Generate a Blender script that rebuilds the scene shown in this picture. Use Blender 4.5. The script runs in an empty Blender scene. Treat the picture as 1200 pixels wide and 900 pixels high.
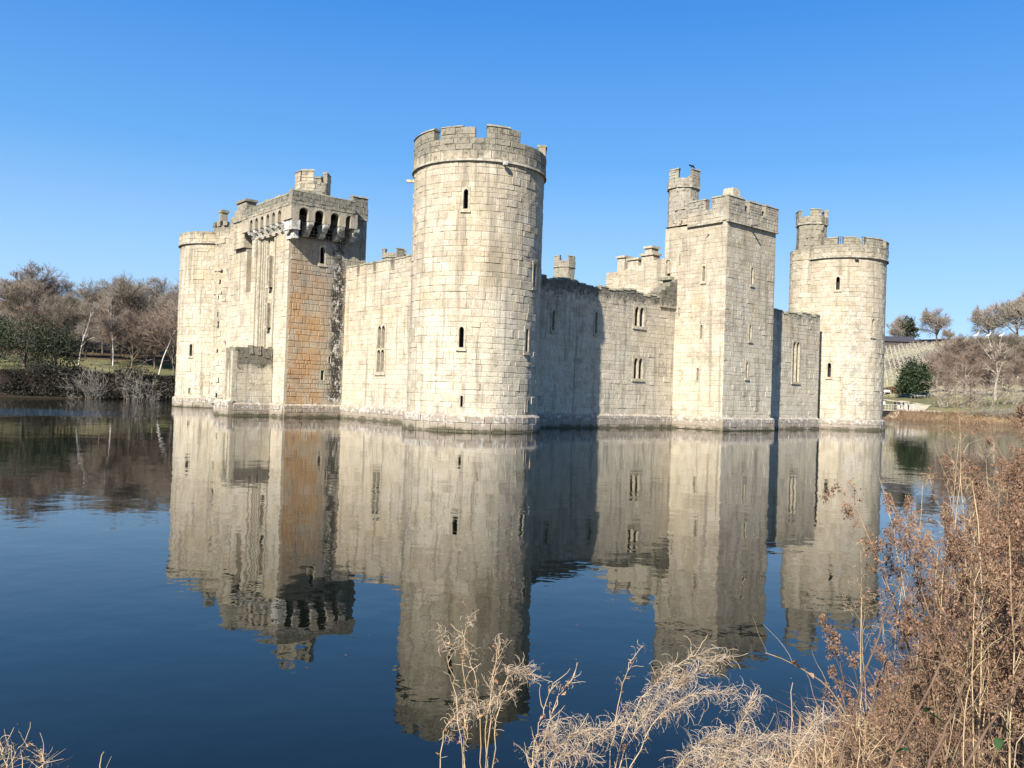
import bpy, math, random
import numpy as np
from mathutils import Vector, Matrix, Euler
random.seed(7); rng = np.random.default_rng(11)
scene = bpy.context.scene
COL = scene.collection
R = math.radians

# ------------------------------------------------------------------ camera, sky, sun
F_PX, ROLL, PITCH, EYE = 998.0, 1.87, 0.686, 2.45      # eye is 2.45 m above the moat
cam_d = bpy.data.cameras.new('camera'); cam = bpy.data.objects.new('camera', cam_d); COL.objects.link(cam)
cam_d.sensor_width = 36; cam_d.lens = 36*F_PX/1200; cam_d.clip_start = .1; cam_d.clip_end = 6000
cam.matrix_world = Matrix.Translation((0, 0, EYE)) @ Matrix.Rotation(R(90+PITCH), 4, 'X') @ Matrix.Rotation(R(ROLL), 4, 'Z')
scene.camera = cam
CA = 40.0                                               # castle's long side against the X axis
C1 = np.array([-2.68, 57.98])
UX = np.array([math.cos(R(CA)), math.sin(R(CA))]); VX = np.array([-math.sin(R(CA)), math.cos(R(CA))])
SUN_EL, SUN_AZ = 36.0, CA+24.4                          # direction the light travels, from X
w = bpy.data.worlds.new('World'); scene.world = w; w.use_nodes = True
nt = w.node_tree; sky = nt.nodes.new('ShaderNodeTexSky'); sky.sky_type = 'NISHITA'; sky.sun_disc = False
sky.sun_elevation = R(SUN_EL)
sd = Vector((-math.cos(R(SUN_AZ)), -math.sin(R(SUN_AZ)), 0))  # towards the sun
sky.sun_rotation = math.atan2(sd.x, sd.y)
sky.air_density = 1.0; sky.dust_density = 0.25; sky.ozone_density = 10; sky.altitude = 1500
bg = nt.nodes['Background']; bg.inputs[1].default_value = 0.105
tint = nt.nodes.new('ShaderNodeMix'); tint.data_type = 'RGBA'; tint.blend_type = 'MULTIPLY'; tint.inputs[0].default_value = 1; tint.inputs[7].default_value = (.70, .91, 1, 1)
nt.links.new(sky.outputs[0], tint.inputs[6])
# pale haze low in the sky, deepening evenly with height all the way round
tc = nt.nodes.new('ShaderNodeTexCoord'); sx = nt.nodes.new('ShaderNodeSeparateXYZ'); nt.links.new(tc.outputs['Generated'], sx.inputs[0])
rmp = nt.nodes.new('ShaderNodeValToRGB'); nt.links.new(sx.outputs[2], rmp.inputs[0]); el = rmp.color_ramp.elements
STOPS = [(0, (.60, .80, .98)), (.07, (.56, .77, .98)), (.15, (.40, .67, .96)), (.26, (.17, .47, .92)), (.41, (.065, .31, .85)), (.6, (.035, .19, .62)), (1, (.02, .12, .45))]
while len(el) < len(STOPS): el.new(.5)
for e_, (p_, c_) in zip(el, STOPS): e_.position = p_; e_.color = (*c_, 1)
gain = nt.nodes.new('ShaderNodeVectorMath'); gain.operation = 'SCALE'; gain.inputs['Scale'].default_value = 1/(.105*2**.98); nt.links.new(rmp.outputs[0], gain.inputs[0])
mx = nt.nodes.new('ShaderNodeMix'); mx.data_type = 'RGBA'; mx.inputs[0].default_value = .78
nt.links.new(tint.outputs[2], mx.inputs[6]); nt.links.new(gain.outputs[0], mx.inputs[7]); nt.links.new(mx.outputs[2], bg.inputs[0])
sl = bpy.data.lights.new('sun', 'SUN'); sun = bpy.data.objects.new('sun', sl); COL.objects.link(sun)
sl.energy = 5.0; sl.angle = R(.53); sl.color = (1.0, .94, .84)
sun.rotation_euler = Vector((math.cos(R(SUN_AZ))*math.cos(R(SUN_EL)), math.sin(R(SUN_AZ))*math.cos(R(SUN_EL)), -math.sin(R(SUN_EL)))).to_track_quat('-Z', 'Y').to_euler()
scene.view_settings.view_transform = 'Standard'; scene.view_settings.look = 'None'
scene.view_settings.exposure = 0.98; scene.view_settings.gamma = 1
scene.cycles.max_bounces = 6; scene.cycles.diffuse_bounces = 3; scene.cycles.glossy_bounces = 3

# ------------------------------------------------------------------ helpers
def W(u, v, z=None):
    u = np.asarray(u, float); v = np.asarray(v, float)
    x = C1[0]+u*UX[0]+v*VX[0]; y = C1[1]+u*UX[1]+v*VX[1]
    if z is None: return x, y
    return np.stack(np.broadcast_arrays(x, y, np.asarray(z, float)), -1)
def tag(o, label=None, cat=None, group=None, kind=None):
    if label: o['label'] = label
    if cat: o['category'] = cat
    if group: o['group'] = group
    if kind: o['kind'] = kind
    return o
def thing(name, loc, label, cat, group=None):
    o = bpy.data.objects.new(name, None); COL.objects.link(o); o.location = [float(c) for c in loc]
    o.empty_display_size = .2
    tag(o, label, cat, group); return o
def link(name, me, parent=None, keep=True):
    o = bpy.data.objects.new(name, me); COL.objects.link(o)
    if parent is not None:
        o.parent = parent
        if keep: o.matrix_parent_inverse = Matrix.Translation(-total_loc(parent))
    return o
def total_loc(p):
    v = Vector((0, 0, 0))
    while p is not None:
        v += p.location + (p.matrix_parent_inverse.translation if p.parent else Vector((0, 0, 0)))
        p = p.parent
    return v
def np_mesh(name, V, F, mats, tone=None, midx=None, smooth=False):
    me = bpy.data.meshes.new(name); V = np.asarray(V, np.float32).reshape(-1, 3)
    if isinstance(F, np.ndarray): n = F.shape[1]; tot = F.shape[0]; li = F.reshape(-1).astype(np.int32); ls = np.arange(tot, dtype=np.int32)*n
    else:
        li = np.array([i for f in F for i in f], np.int32); ln = np.array([len(f) for f in F], np.int32)
        ls = np.concatenate([[0], np.cumsum(ln)[:-1]]).astype(np.int32); tot = len(F)
    me.vertices.add(len(V)); me.vertices.foreach_set('co', V.reshape(-1))
    me.loops.add(len(li)); me.loops.foreach_set('vertex_index', li)
    me.polygons.add(tot); me.polygons.foreach_set('loop_start', ls)
    if tone is not None:
        a = me.attributes.new('tone', 'FLOAT', 'FACE'); a.data.foreach_set('value', np.asarray(tone, np.float32))
    for m in (mats if isinstance(mats, (list, tuple)) else [mats]): me.materials.append(m)
    if midx is not None: me.polygons.foreach_set('material_index', np.asarray(midx, np.int32))
    me.polygons.foreach_set('use_smooth', np.full(tot, smooth))
    me.update(calc_edges=True); me.validate()
    return me
class MB:
    def __init__(s): s.v = []; s.f = []; s.t = []; s.m = []; s.n = 0
    def add(s, V, F, tone=.5, mi=0):
        V = np.asarray(V, float).reshape(-1, 3); s.v.append(V)
        for f in F: s.f.append([i+s.n for i in f]); s.t.append(tone); s.m.append(mi)
        s.n += len(V)
    def box(s, c, sz, rot=None, tone=.5, mi=0, taper=1.0):
        q = np.array([[x, y, z] for z in (-.5, .5) for y in (-.5, .5) for x in (-.5, .5)])*np.array(sz)
        q[4:, :2] *= taper
        if rot is not None: q = q @ np.array(rot).T
        s.add(q+np.array(c), BOXF, tone, mi)
    def build(s, name, mat, parent=None, smooth=False):
        me = np_mesh(name, np.concatenate(s.v), s.f, mat, s.t, s.m, smooth)
        return link(name, me, parent)
BOXF = [(0, 2, 3, 1), (4, 5, 7, 6), (0, 1, 5, 4), (2, 6, 7, 3), (0, 4, 6, 2), (1, 3, 7, 5)]
def rz(a): c, s = math.cos(a), math.sin(a); return [[c, -s, 0], [s, c, 0], [0, 0, 1]]
RC = rz(R(CA))

def frames(P):                                          # P (N,K,3) -> two perpendicular unit vectors per point
    T = np.gradient(P, axis=1); T /= np.linalg.norm(T, axis=2, keepdims=True)+1e-9
    ref = np.where(np.abs(T[..., 2:3]) > .9, np.array([1., 0, 0]), np.array([0, 0, 1.]))
    A = np.cross(T, ref); A /= np.linalg.norm(A, axis=2, keepdims=True)+1e-9
    return A, np.cross(T, A)
def tubes(P, rad, ns=3):                                # P (N,K,3), rad (N,K) -> verts, quads
    N, K, _ = P.shape; A, B = frames(P)
    an = np.arange(ns)*2*np.pi/ns
    V = P[:, :, None]+rad[:, :, None, None]*(A[:, :, None]*np.cos(an)[None, None, :, None]+B[:, :, None]*np.sin(an)[None, None, :, None])
    idx = np.arange(N*K*ns).reshape(N, K, ns)
    a = idx[:, :-1]; b = idx[:, 1:]
    Fq = np.stack([a, np.roll(a, -1, 2), np.roll(b, -1, 2), b], -1).reshape(-1, 4)
    return V.reshape(-1, 3), Fq
def ribbons(P, wid, side=None):                         # flat blades
    N, K, _ = P.shape; A, B = frames(P)
    th = rng.uniform(0, np.pi, (N, 1, 1)); D = A*np.cos(th)+B*np.sin(th)
    V = np.stack([P-D*wid[..., None]*.5, P+D*wid[..., None]*.5], 2)
    idx = np.arange(N*K*2).reshape(N, K, 2)
    Fq = np.stack([idx[:, :-1, 0], idx[:, :-1, 1], idx[:, 1:, 1], idx[:, 1:, 0]], -1).reshape(-1, 4)
    return V.reshape(-1, 3), Fq
def join_np(parts):
    V = []; Fs = []; n = 0
    for v, f in parts: V.append(v); Fs.append(f+n); n += len(v)
    return np.concatenate(V), np.concatenate(Fs)
def grow(S, D, L, K, wig, up=0.0, target=None):         # polylines from starts S with directions D
    N = len(S); P = np.zeros((N, K, 3)); P[:, 0] = S; d = D/np.linalg.norm(D, axis=1, keepdims=True)
    st = (L/(K-1))[:, None]
    for k in range(1, K):
        P[:, k] = P[:, k-1]+d*st
        d = d+rng.normal(0, wig, (N, 3)); d[:, 2] += up if np.isscalar(up) else up
        d /= np.linalg.norm(d, axis=1, keepdims=True)
    return P
def sprout(P, rad, n, t0, ang, lr, Lp, rr, bias=0.0):   # n children on each parent polyline
    N, K, _ = P.shape; t = rng.uniform(t0, 1, (N, n))*(K-1)
    t = np.sort(t, 1); i = np.minimum(t.astype(int), K-2); f = (t-i)[..., None]
    ar = np.arange(N)[:, None]
    S = P[ar, i]*(1-f)+P[ar, i+1]*f; T = P[ar, i+1]-P[ar, i]; T /= np.linalg.norm(T, axis=2, keepdims=True)+1e-9
    rd = rad[ar, i]*(1-f[..., 0])+rad[ar, i+1]*f[..., 0]
    Q = rng.normal(0, 1, T.shape); Q -= (Q*T).sum(2, keepdims=True)*T; Q /= np.linalg.norm(Q, axis=2, keepdims=True)+1e-9
    a = np.radians(rng.uniform(ang[0], ang[1], (N, n, 1)))
    D = T*np.cos(a)+Q*np.sin(a); D[..., 2] += bias
    L = Lp[:, None]*rng.uniform(lr[0], lr[1], (N, n))*(1.15-.6*t/(K-1))
    r = np.minimum(rd*rr, rd)
    return S.reshape(-1, 3), D.reshape(-1, 3), L.reshape(-1), r.reshape(-1)
def taper(r0, K, end=.35): return r0[:, None]*np.linspace(1, end, K)[None]

# ------------------------------------------------------------------ materials
class NT:
    def __init__(s, name, rough=.9, spec=.2):
        s.m = bpy.data.materials.new(name); s.m.use_nodes = True; s.t = s.m.node_tree; s.n = s.t.nodes; s.l = s.t.links
        s.b = s.n['Principled BSDF']; s.b.inputs['Roughness'].default_value = rough; s.b.inputs['Specular IOR Level'].default_value = spec
        s.pos = s.n.new('ShaderNodeNewGeometry').outputs['Position']
    def val(s, x):
        return x
    def put(s, sock, x):
        if isinstance(x, bpy.types.NodeSocket): s.l.new(x, sock)
        elif isinstance(x, (tuple, list)) and sock.type == 'RGBA' and len(x) == 3: sock.default_value = (*x, 1)
        else: sock.default_value = x
    def math(s, op, a, b=0.0, c=0.0, clamp=False):
        n = s.n.new('ShaderNodeMath'); n.operation = op; n.use_clamp = clamp
        s.put(n.inputs[0], a); s.put(n.inputs[1], b); s.put(n.inputs[2], c); return n.outputs[0]
    def vm(s, op, a, b): n = s.n.new('ShaderNodeVectorMath'); n.operation = op; s.put(n.inputs[0], a); s.put(n.inputs[1], b); return n
    def noise(s, scale, det=4, rough=.55, vec=None, off=0):
        n = s.n.new('ShaderNodeTexNoise'); n.inputs['Scale'].default_value = scale; n.inputs['Detail'].default_value = det; n.inputs['Roughness'].default_value = rough
        v = vec if vec is not None else s.pos
        if off: v = s.vm('ADD', v, (off, off*.7, off*1.3)).outputs[0]
        s.l.new(v, n.inputs['Vector']); return n.outputs['Fac']
    def scaled(s, sc): return s.vm('MULTIPLY', s.pos, sc).outputs[0]
    def smooth(s, x, a, b):
        n = s.n.new('ShaderNodeMapRange'); n.interpolation_type = 'SMOOTHSTEP'; s.put(n.inputs[0], x)
        n.inputs[1].default_value = a; n.inputs[2].default_value = b; return n.outputs[0]
    def mix(s, f, a, b, mode='MIX'):
        n = s.n.new('ShaderNodeMix'); n.data_type = 'RGBA'; n.blend_type = mode; s.put(n.inputs[0], f); s.put(n.inputs[6], a); s.put(n.inputs[7], b); return n.outputs[2]
    def tone(s):
        a = s.n.new('ShaderNodeAttribute'); a.attribute_type = 'GEOMETRY'; a.attribute_name = 'tone'
        b = s.n.new('ShaderNodeAttribute'); b.attribute_type = 'OBJECT'; b.attribute_name = 'tone'
        return s.math('ADD', a.outputs['Fac'], b.outputs['Fac'])
    def color(s, c): s.put(s.b.inputs['Base Color'], c)
    def bump(s, h, strength=.4, dist=.02):
        n = s.n.new('ShaderNodeBump'); n.inputs['Strength'].default_value = strength; n.inputs['Distance'].default_value = dist
        s.put(n.inputs['Height'], h); s.l.new(n.outputs[0], s.b.inputs['Normal'])
    def z(s):
        n = s.n.new('ShaderNodeSeparateXYZ'); s.l.new(s.pos, n.inputs[0]); return n.outputs[2]
    def uv(s):
        d = s.vm('SUBTRACT', s.pos, (float(C1[0]), float(C1[1]), 0)).outputs[0]
        return s.vm('DOT_PRODUCT', d, (float(UX[0]), float(UX[1]), 0)).outputs['Value'], s.vm('DOT_PRODUCT', d, (float(VX[0]), float(VX[1]), 0)).outputs['Value']

def stone_mat(name, top=16.8, topamt=.6, topcol=(.17, .16, .125), orange=0, warm=.5, grey=.3, streaks=(), base=1.0, mortar=False, speck=.35):
    """old sandstone: every block its own tone, lichen towards the wall head, lime and wet at the water line"""
    k = NT(name, .92, .15); t = k.tone(); z = k.z(); base *= .95
    c = k.mix(t, (.43*base, .362*base, .262*base), (.57*base, .495*base, .385*base))
    wn = k.noise(.35, 3, .6, off=3)
    c = k.mix(k.math('MULTIPLY', k.smooth(wn, .45, .7), warm), c, (.50*base, .385*base, .215*base))
    gn = k.noise(.55, 4, .6, off=11)
    c = k.mix(k.math('MULTIPLY', k.smooth(gn, .48, .68), grey), c, (.36*base, .335*base, .30*base))
    # bleached cream low down, greyer and browner higher up where the lichen grows
    zl = k.math('ADD', z, k.math('MULTIPLY', k.math('SUBTRACT', k.noise(.3, 4, .6, off=33), .5), 7))
    c = k.mix(k.math('MULTIPLY', k.smooth(zl, 11.5, 4), .5), c, (.60*base, .54*base, .41*base))
    c = k.mix(k.math('MULTIPLY', k.smooth(zl, 9.5, 16.5), .42), c, (.38*base, .325*base, .225*base))
    # single odd stones, brown or grey
    odd = k.smooth(k.math('FRACT', k.math('MULTIPLY', t, 7.31)), .82, .95)
    c = k.mix(k.math('MULTIPLY', odd, .4), c, (.35*base, .29*base, .21*base))
    if orange:
        on = k.noise(.5, 3, .6, off=20); c = k.mix(k.math('MULTIPLY', k.math('MULTIPLY', k.smooth(on, .36, .54), k.math('MULTIPLY', k.smooth(z, 16, 9), k.smooth(k.uv()[0], -.9, -2.8))), orange), c, (.40, .25, .13))
    bl = k.noise(.8, 6, .72, off=70)
    c = k.mix(k.math('MULTIPLY', k.smooth(bl, .5, .62), .45), c, (.60*base, .56*base, .455*base))
    c = k.mix(k.math('MULTIPLY', k.smooth(bl, .47, .36), .55), c, (.29*base, .25*base, .19*base))
    pit = k.noise(11, 5, .75, off=90); c = k.mix(k.math('MULTIPLY', k.smooth(pit, .43, .35), .85), c, (.10, .085, .06))
    fine = k.noise(5.0, 6, .7, off=2)
    c = k.mix(k.math('MULTIPLY', k.smooth(fine, .42, .33), speck*1.6), c, (.13, .115, .085))
    c = k.mix(k.math('MULTIPLY', k.smooth(fine, .60, .72), .35), c, (.62, .58, .50))
    # rain streaks running down
    st = k.noise(1.0, 4, .6, vec=k.scaled((1.6, 1.6, .12)), off=5)
    c = k.mix(k.math('MULTIPLY', k.smooth(st, .52, .66), .6), c, (.19, .165, .125))
    st2 = k.noise(2.6, 5, .7, vec=k.scaled((1.4, 1.4, .16)), off=66); c = k.mix(k.math('MULTIPLY', k.smooth(st2, .58, .68), .5), c, (.16, .135, .095))
    # lichen near the top
    topamt = min(.9, topamt*1.35); tn = k.noise(1.3, 5, .7, off=8)
    zz = k.math('ADD', z, k.math('MULTIPLY', k.math('SUBTRACT', tn, .5), 2.6))
    c = k.mix(k.math('MULTIPLY', k.smooth(zz, top-.5, top+.35), topamt), c, topcol)
    spots = k.noise(3.2, 5, .75, off=15)
    c = k.mix(k.math('MULTIPLY', k.math('MULTIPLY', k.smooth(zz, top-.9, top), k.smooth(spots, .5, .62)), topamt), c, (.055, .052, .04))
    u, v = k.uv()
    for (ax, cen, hw, z0, z1, amt, kind) in streaks:
        q = u if ax == 'u' else v
        wob = k.math('MULTIPLY', k.math('SUBTRACT', k.noise(.9, 4, .6, off=31), .5), hw*1.6)
        dd = k.math('ABSOLUTE', k.math('SUBTRACT', k.math('ADD', q, wob), cen))
        mk = k.math('MULTIPLY', k.smooth(dd, hw, hw*.35), k.math('MULTIPLY', k.smooth(z, z0, z0+.8), k.smooth(z, z1, z1-1.2)))
        sp = k.noise(2.6, 6, .8, vec=k.scaled((1, 1, .6)), off=40)
        if kind == 'black':
            cc = k.mix(k.smooth(sp, .5, .6), (.028, .026, .022), (.50, .48, .43)); c = k.mix(k.math('MULTIPLY', mk, k.math('MULTIPLY', k.smooth(sp, .34, .46), amt)), c, cc)
        elif kind == 'lime':
            cc = k.mix(k.smooth(sp, .46, .56), (.20, .185, .16), (.58, .565, .52)); c = k.mix(k.math('MULTIPLY', mk, k.math('MULTIPLY', k.smooth(k.noise(1.9, 5, .8, off=44), .44, .56), amt)), c, cc)
        elif kind == 'stain_and_shade': c = k.mix(k.math('MULTIPLY', mk, amt), c, (.008, .007, .006))  # black stain and shade, both mixed into the stone colour
        else: c = k.mix(k.math('MULTIPLY', mk, k.math('MULTIPLY', k.smooth(sp, .3, .6), amt)), c, (.25, .23, .20))
    # plinth: lime band, brown grey stone, dark wet foot
    zn = k.math('ADD', z, k.math('MULTIPLY', k.math('SUBTRACT', k.noise(1.0, 5, .65, off=50), .5), 1.0))
    c = k.mix(k.math('MULTIPLY', k.smooth(zn, 1.25, 1.0), .75), c, (.235, .195, .155))
    lim = k.math('MULTIPLY', k.smooth(k.noise(3.0, 5, .8, off=60), .5, .6), k.math('MULTIPLY', k.smooth(zn, .35, .7), k.smooth(zn, 1.35, 1.1)))
    c = k.mix(k.math('MULTIPLY', lim, .75), c, (.62, .60, .56))
    c = k.mix(k.math('MULTIPLY', k.smooth(zn, .3, .05), .8), c, (.06, .058, .03))
    if mortar: c = k.mix(.35, c, (.27, .235, .175))
    k.color(c)
    k.bump(k.math('ADD', k.noise(9, 6, .7), k.math('MULTIPLY', k.noise(2.2, 4, .6, off=9), 1.2)), .75, .03)
    return k.m
def plain(name, c1, c2=None, scale=3, rough=.9, bump=0.3, spec=.2, det=4, stretch=None):
    k = NT(name, rough, spec); c2 = c2 or tuple(x*.7 for x in c1)
    n = k.noise(scale, det, .6, vec=k.scaled(stretch) if stretch else None)
    k.color(k.mix(k.smooth(n, .35, .65), c1, c2))
    if bump: k.bump(n, bump, .02)
    return k.m
M_dark = plain('dark_interior', (.012, .011, .010), (.02, .018, .016), bump=0, rough=.6)
M_glass = plain('leaded_glass', (.03, .035, .045), (.05, .055, .06), bump=0, rough=.15, spec=.5)
M_frame = plain('dressed_stone', (.46, .41, .31), (.31, .27, .195), 4)
M_coping = plain('coping_stone', (.30, .275, .20), (.17, .165, .12), 3, bump=.6)
M_string = plain('string_course_stone', (.40, .36, .28), (.20, .18, .14), 2.5, bump=.5)
M_roof = plain('roof_lead', (.16, .16, .15), (.1, .1, .1))
M_corbel = plain('corbel_stone', (.60, .58, .52), (.24, .22, .18), 3, bump=.6)
M_metal = plain('painted_metal', (.55, .55, .54), (.3, .3, .3), 5, rough=.5)
M_iron = plain('dark_iron', (.05, .05, .05), (.09, .07, .05), 5, rough=.6)

# ------------------------------------------------------------------ masonry
class Plane:
    def __init__(s, axis, const, out=-1):               # axis 'u': runs along u at v=const, 'v': runs along v at u=const
        s.axis, s.c, s.out = axis, const, out
    def map(s, a, z, d=0):
        a = np.asarray(a, float); q = s.c-s.out*np.asarray(d, float)*1.0
        q = np.broadcast_to(q, np.broadcast(a, q).shape)
        return W(a, q, z) if s.axis == 'u' else W(q, a, z)
    seg = 50.0
class Cyl:
    def __init__(s, cu, cv, r): s.cu, s.cv, s.r = cu, cv, r
    def map(s, a, z, d=0):
        th = np.asarray(a, float)/s.r; rr = s.r-np.asarray(d, float)
        return W(s.cu+rr*np.cos(th), s.cv+rr*np.sin(th), z)
    seg = .35
class Oct:                                              # eight-sided turret, s is the running length round it
    def __init__(s, cu, cv, r, rot=22.5): s.cu, s.cv, s.r, s.rot = cu, cv, r, R(rot); s.side = 2*r*math.sin(math.pi/8); s.seg = s.side
    def map(s, a, z, d=0):
        a = np.asarray(a, float)/s.side; i = np.floor(a+1e-6); f = a-i; rr = s.r-np.asarray(d, float)/math.cos(math.pi/8)
        t0 = s.rot+i*math.pi/4; t1 = t0+math.pi/4
        return W(s.cu+rr*(np.cos(t0)*(1-f)+np.cos(t1)*f), s.cv+rr*(np.sin(t0)*(1-f)+np.sin(t1)*f), z)
def cuts(a, b, seg, extra=()):
    n = max(1, int(math.ceil((b-a)/seg-1e-6))); c = list(np.linspace(a, b, n+1))+[e for e in extra if a < e < b]
    return sorted(set(round(x, 4) for x in c))
def solid(mb, S, s0, s1, z0, z1, d0, d1, tone=.5, topd=0.0, seg=None):
    """box on a surface, from depth d0 (outer, negative is proud) to d1 (inner)"""
    c = cuts(s0, s1, seg or S.seg); c = np.array(c); n = len(c)
    o0 = S.map(c, z0, d0); o1 = S.map(c, z1, d0+topd); i0 = S.map(c, z0, d1); i1 = S.map(c, z1, d1)
    V = np.concatenate([o0, o1, i0, i1]); Fs = []
    for k in range(n-1):
        Fs += [(k, k+1, n+k+1, n+k), (2*n+k+1, 2*n+k, 3*n+k, 3*n+k+1), (n+k, n+k+1, 3*n+k+1, 3*n+k), (k+1, k, 2*n+k, 2*n+k+1)]
    Fs += [(0, n, 3*n, 2*n), (n-1, 3*n-1, 4*n-1, 2*n-1)]
    mb.add(V, Fs, tone)
def skin(mb, S, s0, s1, z0, z1, ops=(), top=None):
    sc = cuts(s0, s1, S.seg if top is None else min(S.seg, .8), [x for o in ops for x in o[:2]]); zc = cuts(z0, z1, 50, [x for o in ops for x in o[2:4]])
    if top is not None: zc = [z0, z1]; 
    for i in range(len(sc)-1):
        for j in range(len(zc)-1):
            a, b = sc[i], sc[i+1]; p, q = zc[j], zc[j+1]; m, n = (a+b)/2, (p+q)/2
            if any(o[0] < m < o[1] and o[2] < n < o[3] for o in ops): continue
            V = [S.map(a, p), S.map(b, p), S.map(b, q), S.map(a, q)]; mb.add(V, [(0, 1, 2, 3)])
class Castle:
    """one top-level building: gathers stones, then makes the nearest 300 single parts and joins the rest"""
    def __init__(s, name, u, v, label, cat, mat, matm, group=None):
        x, y = W(u, v); s.o = thing(name, (x, y, 0), label, cat, group); s.blocks = []; s.mat = mat; s.matm = matm; s.core = MB(); s.rec = MB()
    def wall(s, S, s0, s1, z0, z1, ops=(), h=(.36, .5), wd=(.5, 1.05), core=True, top=None, proud=.022, gap=.016):
        if core: skin(s.core, S, s0, s1, z0, z1, ops)
        z = z0
        hs = []
        while z < z1-.12:
            hh = random.uniform(h[0]*.72, h[1]*1.12)
            if z+hh > z1-.2: hh = z1-z
            hs.append((z, z+hh)); z += hh
        for (a, b) in hs:
            x = s0-random.uniform(0, wd[0]*.6)
            while x < s1:
                ww = random.uniform(wd[0]*.6, wd[1]*1.15) if random.random() < .8 else random.uniform(wd[0]*.5, wd[0]); x2 = x+ww
                if s1-x2 < .25: x2 = s1
                p, q = max(x, s0), min(x2, s1); x = x2
                if q-p < .12: continue
                rects = [(p, q, a, b)]
                for o in ops:
                    nr = []
                    for (p1, q1, a1, b1) in rects:
                        if o[0] >= q1-.02 or o[1] <= p1+.02 or o[2] >= b1-.02 or o[3] <= a1+.02: nr.append((p1, q1, a1, b1)); continue
                        if o[0] > p1+.1: nr.append((p1, o[0], a1, b1))
                        if o[1] < q1-.1: nr.append((o[1], q1, a1, b1))
                        m0, m1 = max(p1, o[0]), min(q1, o[1])
                        if o[2] > a1+.08 and m1-m0 > .1: nr.append((m0, m1, a1, o[2]))
                        if o[3] < b1-.08 and m1-m0 > .1: nr.append((m0, m1, o[3], b1))
                    rects = nr
                for (p1, q1, a1, b1) in rects:
                    if top is not None and b1 > top((p1+q1)/2)+.05: continue
                    g = gap*random.uniform(.6, 1.3)/2
                    s.blocks.append((S, p1+g, q1-g, a1+g, b1-g, proud*random.uniform(.55, 1.3)+(random.random() < .06)*.03, random.random()))
    def window(s, S, c, z0, z1, w_, lights=1, rows=1, arch='lancet', depth=.55, frame=.13, name='window', glass=False, sill=True):
        """returns the opening for the stonework"""
        hw = w_/2; L, Rr = c-hw-frame, c+hw+frame; B, T = z0-frame*.8, z1+frame*1.1
        fr = MB(); cw = (Rr-L-2*frame)/lights; ch = (z1-z0)/rows
        for i in range(lights):
            for j in range(rows):
                a = c-hw+i*cw; b = a+cw; p = z0+j*ch; q = p+ch
                m = .05 if lights > 1 else 0
                ia, ib = a+m, b-m; A, Bb = (L if i == 0 else a), (Rr if i == lights-1 else b)
                P, Q = (B if j == 0 else p), (T if j == rows-1 else q)
                ip = p+(.05 if j else 0); iq = q-(.05 if j < rows-1 else 0)
                plate(fr, S, (A, Bb, P, Q), (ia, ib, ip, iq), arch if j == rows-1 or arch != 'rect' else 'rect', -.055, .22)
        wo = fr.build(name, M_frame, s.o)
        pn = MB(); pn.add([S.map(L+.01, B, depth), S.map(Rr-.01, B, depth), S.map(Rr-.01, T, depth), S.map(L+.01, T, depth)], [(0, 1, 2, 3)])
        pn.build('dark_interior_sheet', M_glass if glass else M_dark, wo)  # unglazed openings: near-black sheet stands in for the unlit interior
        rv = MB()
        for (aa, bb) in ((L, L), (Rr, Rr)): rv.add([S.map(aa, B, .0), S.map(aa, B, depth), S.map(aa, T, depth), S.map(aa, T, .0)], [(0, 1, 2, 3)])
        for zz in (B, T): rv.add([S.map(L, zz, 0), S.map(Rr, zz, 0), S.map(Rr, zz, depth), S.map(L, zz, depth)], [(0, 1, 2, 3)])
        rv.build('reveal', M_frame, wo)
        if sill:
            sm = MB(); solid(sm, S, L-.04, Rr+.04, B-.13, B-.003, -.12, .02); sm.build('sill', M_frame, wo)
        return (L, Rr, B-(.13 if sill else 0), T)
    def finish(s, singles=300):
        s.core.build('core_wall', s.matm, s.o)
        sc = []
        for k, b in enumerate(s.blocks):
            S, p, q, a, z, d, t = b; P = S.map((p+q)/2, (a+z)/2, -.1); Q = S.map((p+q)/2, (a+z)/2, .1); n = P-Q; n /= np.linalg.norm(n)
            vec = np.array([0, 0, EYE])-P; D = np.linalg.norm(vec); sc.append((q-p)*(z-a)*max(0, n@vec/D)/D**2)
        order = np.argsort(sc)[::-1]; pick = [i for i in order[:singles] if sc[i] > 0]; ps = set(pick)
        for i in pick:
            S, p, q, a, z, d, t = s.blocks[i]; c = S.map((p+q)/2, (a+z)/2, 0); ax = S.map((p+q)/2+.05, (a+z)/2, 0)-S.map((p+q)/2-.05, (a+z)/2, 0)
            ax /= np.linalg.norm(ax); nn = S.map((p+q)/2, (a+z)/2, -1)-c; nn /= np.linalg.norm(nn)
            o = bpy.data.objects.new('stone', stone_var(s.mat)[random.randrange(6)]); COL.objects.link(o); o.parent = s.o
            sag = (q-p)**2/(8*S.r) if isinstance(S, Cyl) else 0
            loc = c-np.array(list(s.o.location))-nn*sag
            M = Matrix(((ax[0]*(q-p), 0, nn[0]*(d+sag)), (ax[1]*(q-p), 0, nn[1]*(d+sag)), (0, (z-a), 0))).to_4x4()
            M.translation = Vector(loc); o.matrix_local = M; o['tone'] = t
        rest = [b for i, b in enumerate(s.blocks) if i not in ps]
        if rest:
            V = []; T = []
            for (S, p, q, a, z, d, t) in rest:
                e = .03; j = lambda: random.uniform(-.006, .006)
                V.append(S.map([p, q, q, p, p+j(), q+j(), q+j(), p+j(), p+e, q-e, q-e, p+e], [a, a, z, z, a+j(), a+j(), z+j(), z+j(), a+e, a+e, z-e, z-e],
                               [0, 0, 0, 0, -d*.6, -d*.6, -d*.6, -d*.6, -d, -d, -d, -d]))
                T += [t]*9
            V = np.array(V); n = len(V)
            Fq = (np.array(BLKF)[None]+(np.arange(n)*12)[:, None, None]).reshape(-1, 4)
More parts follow.
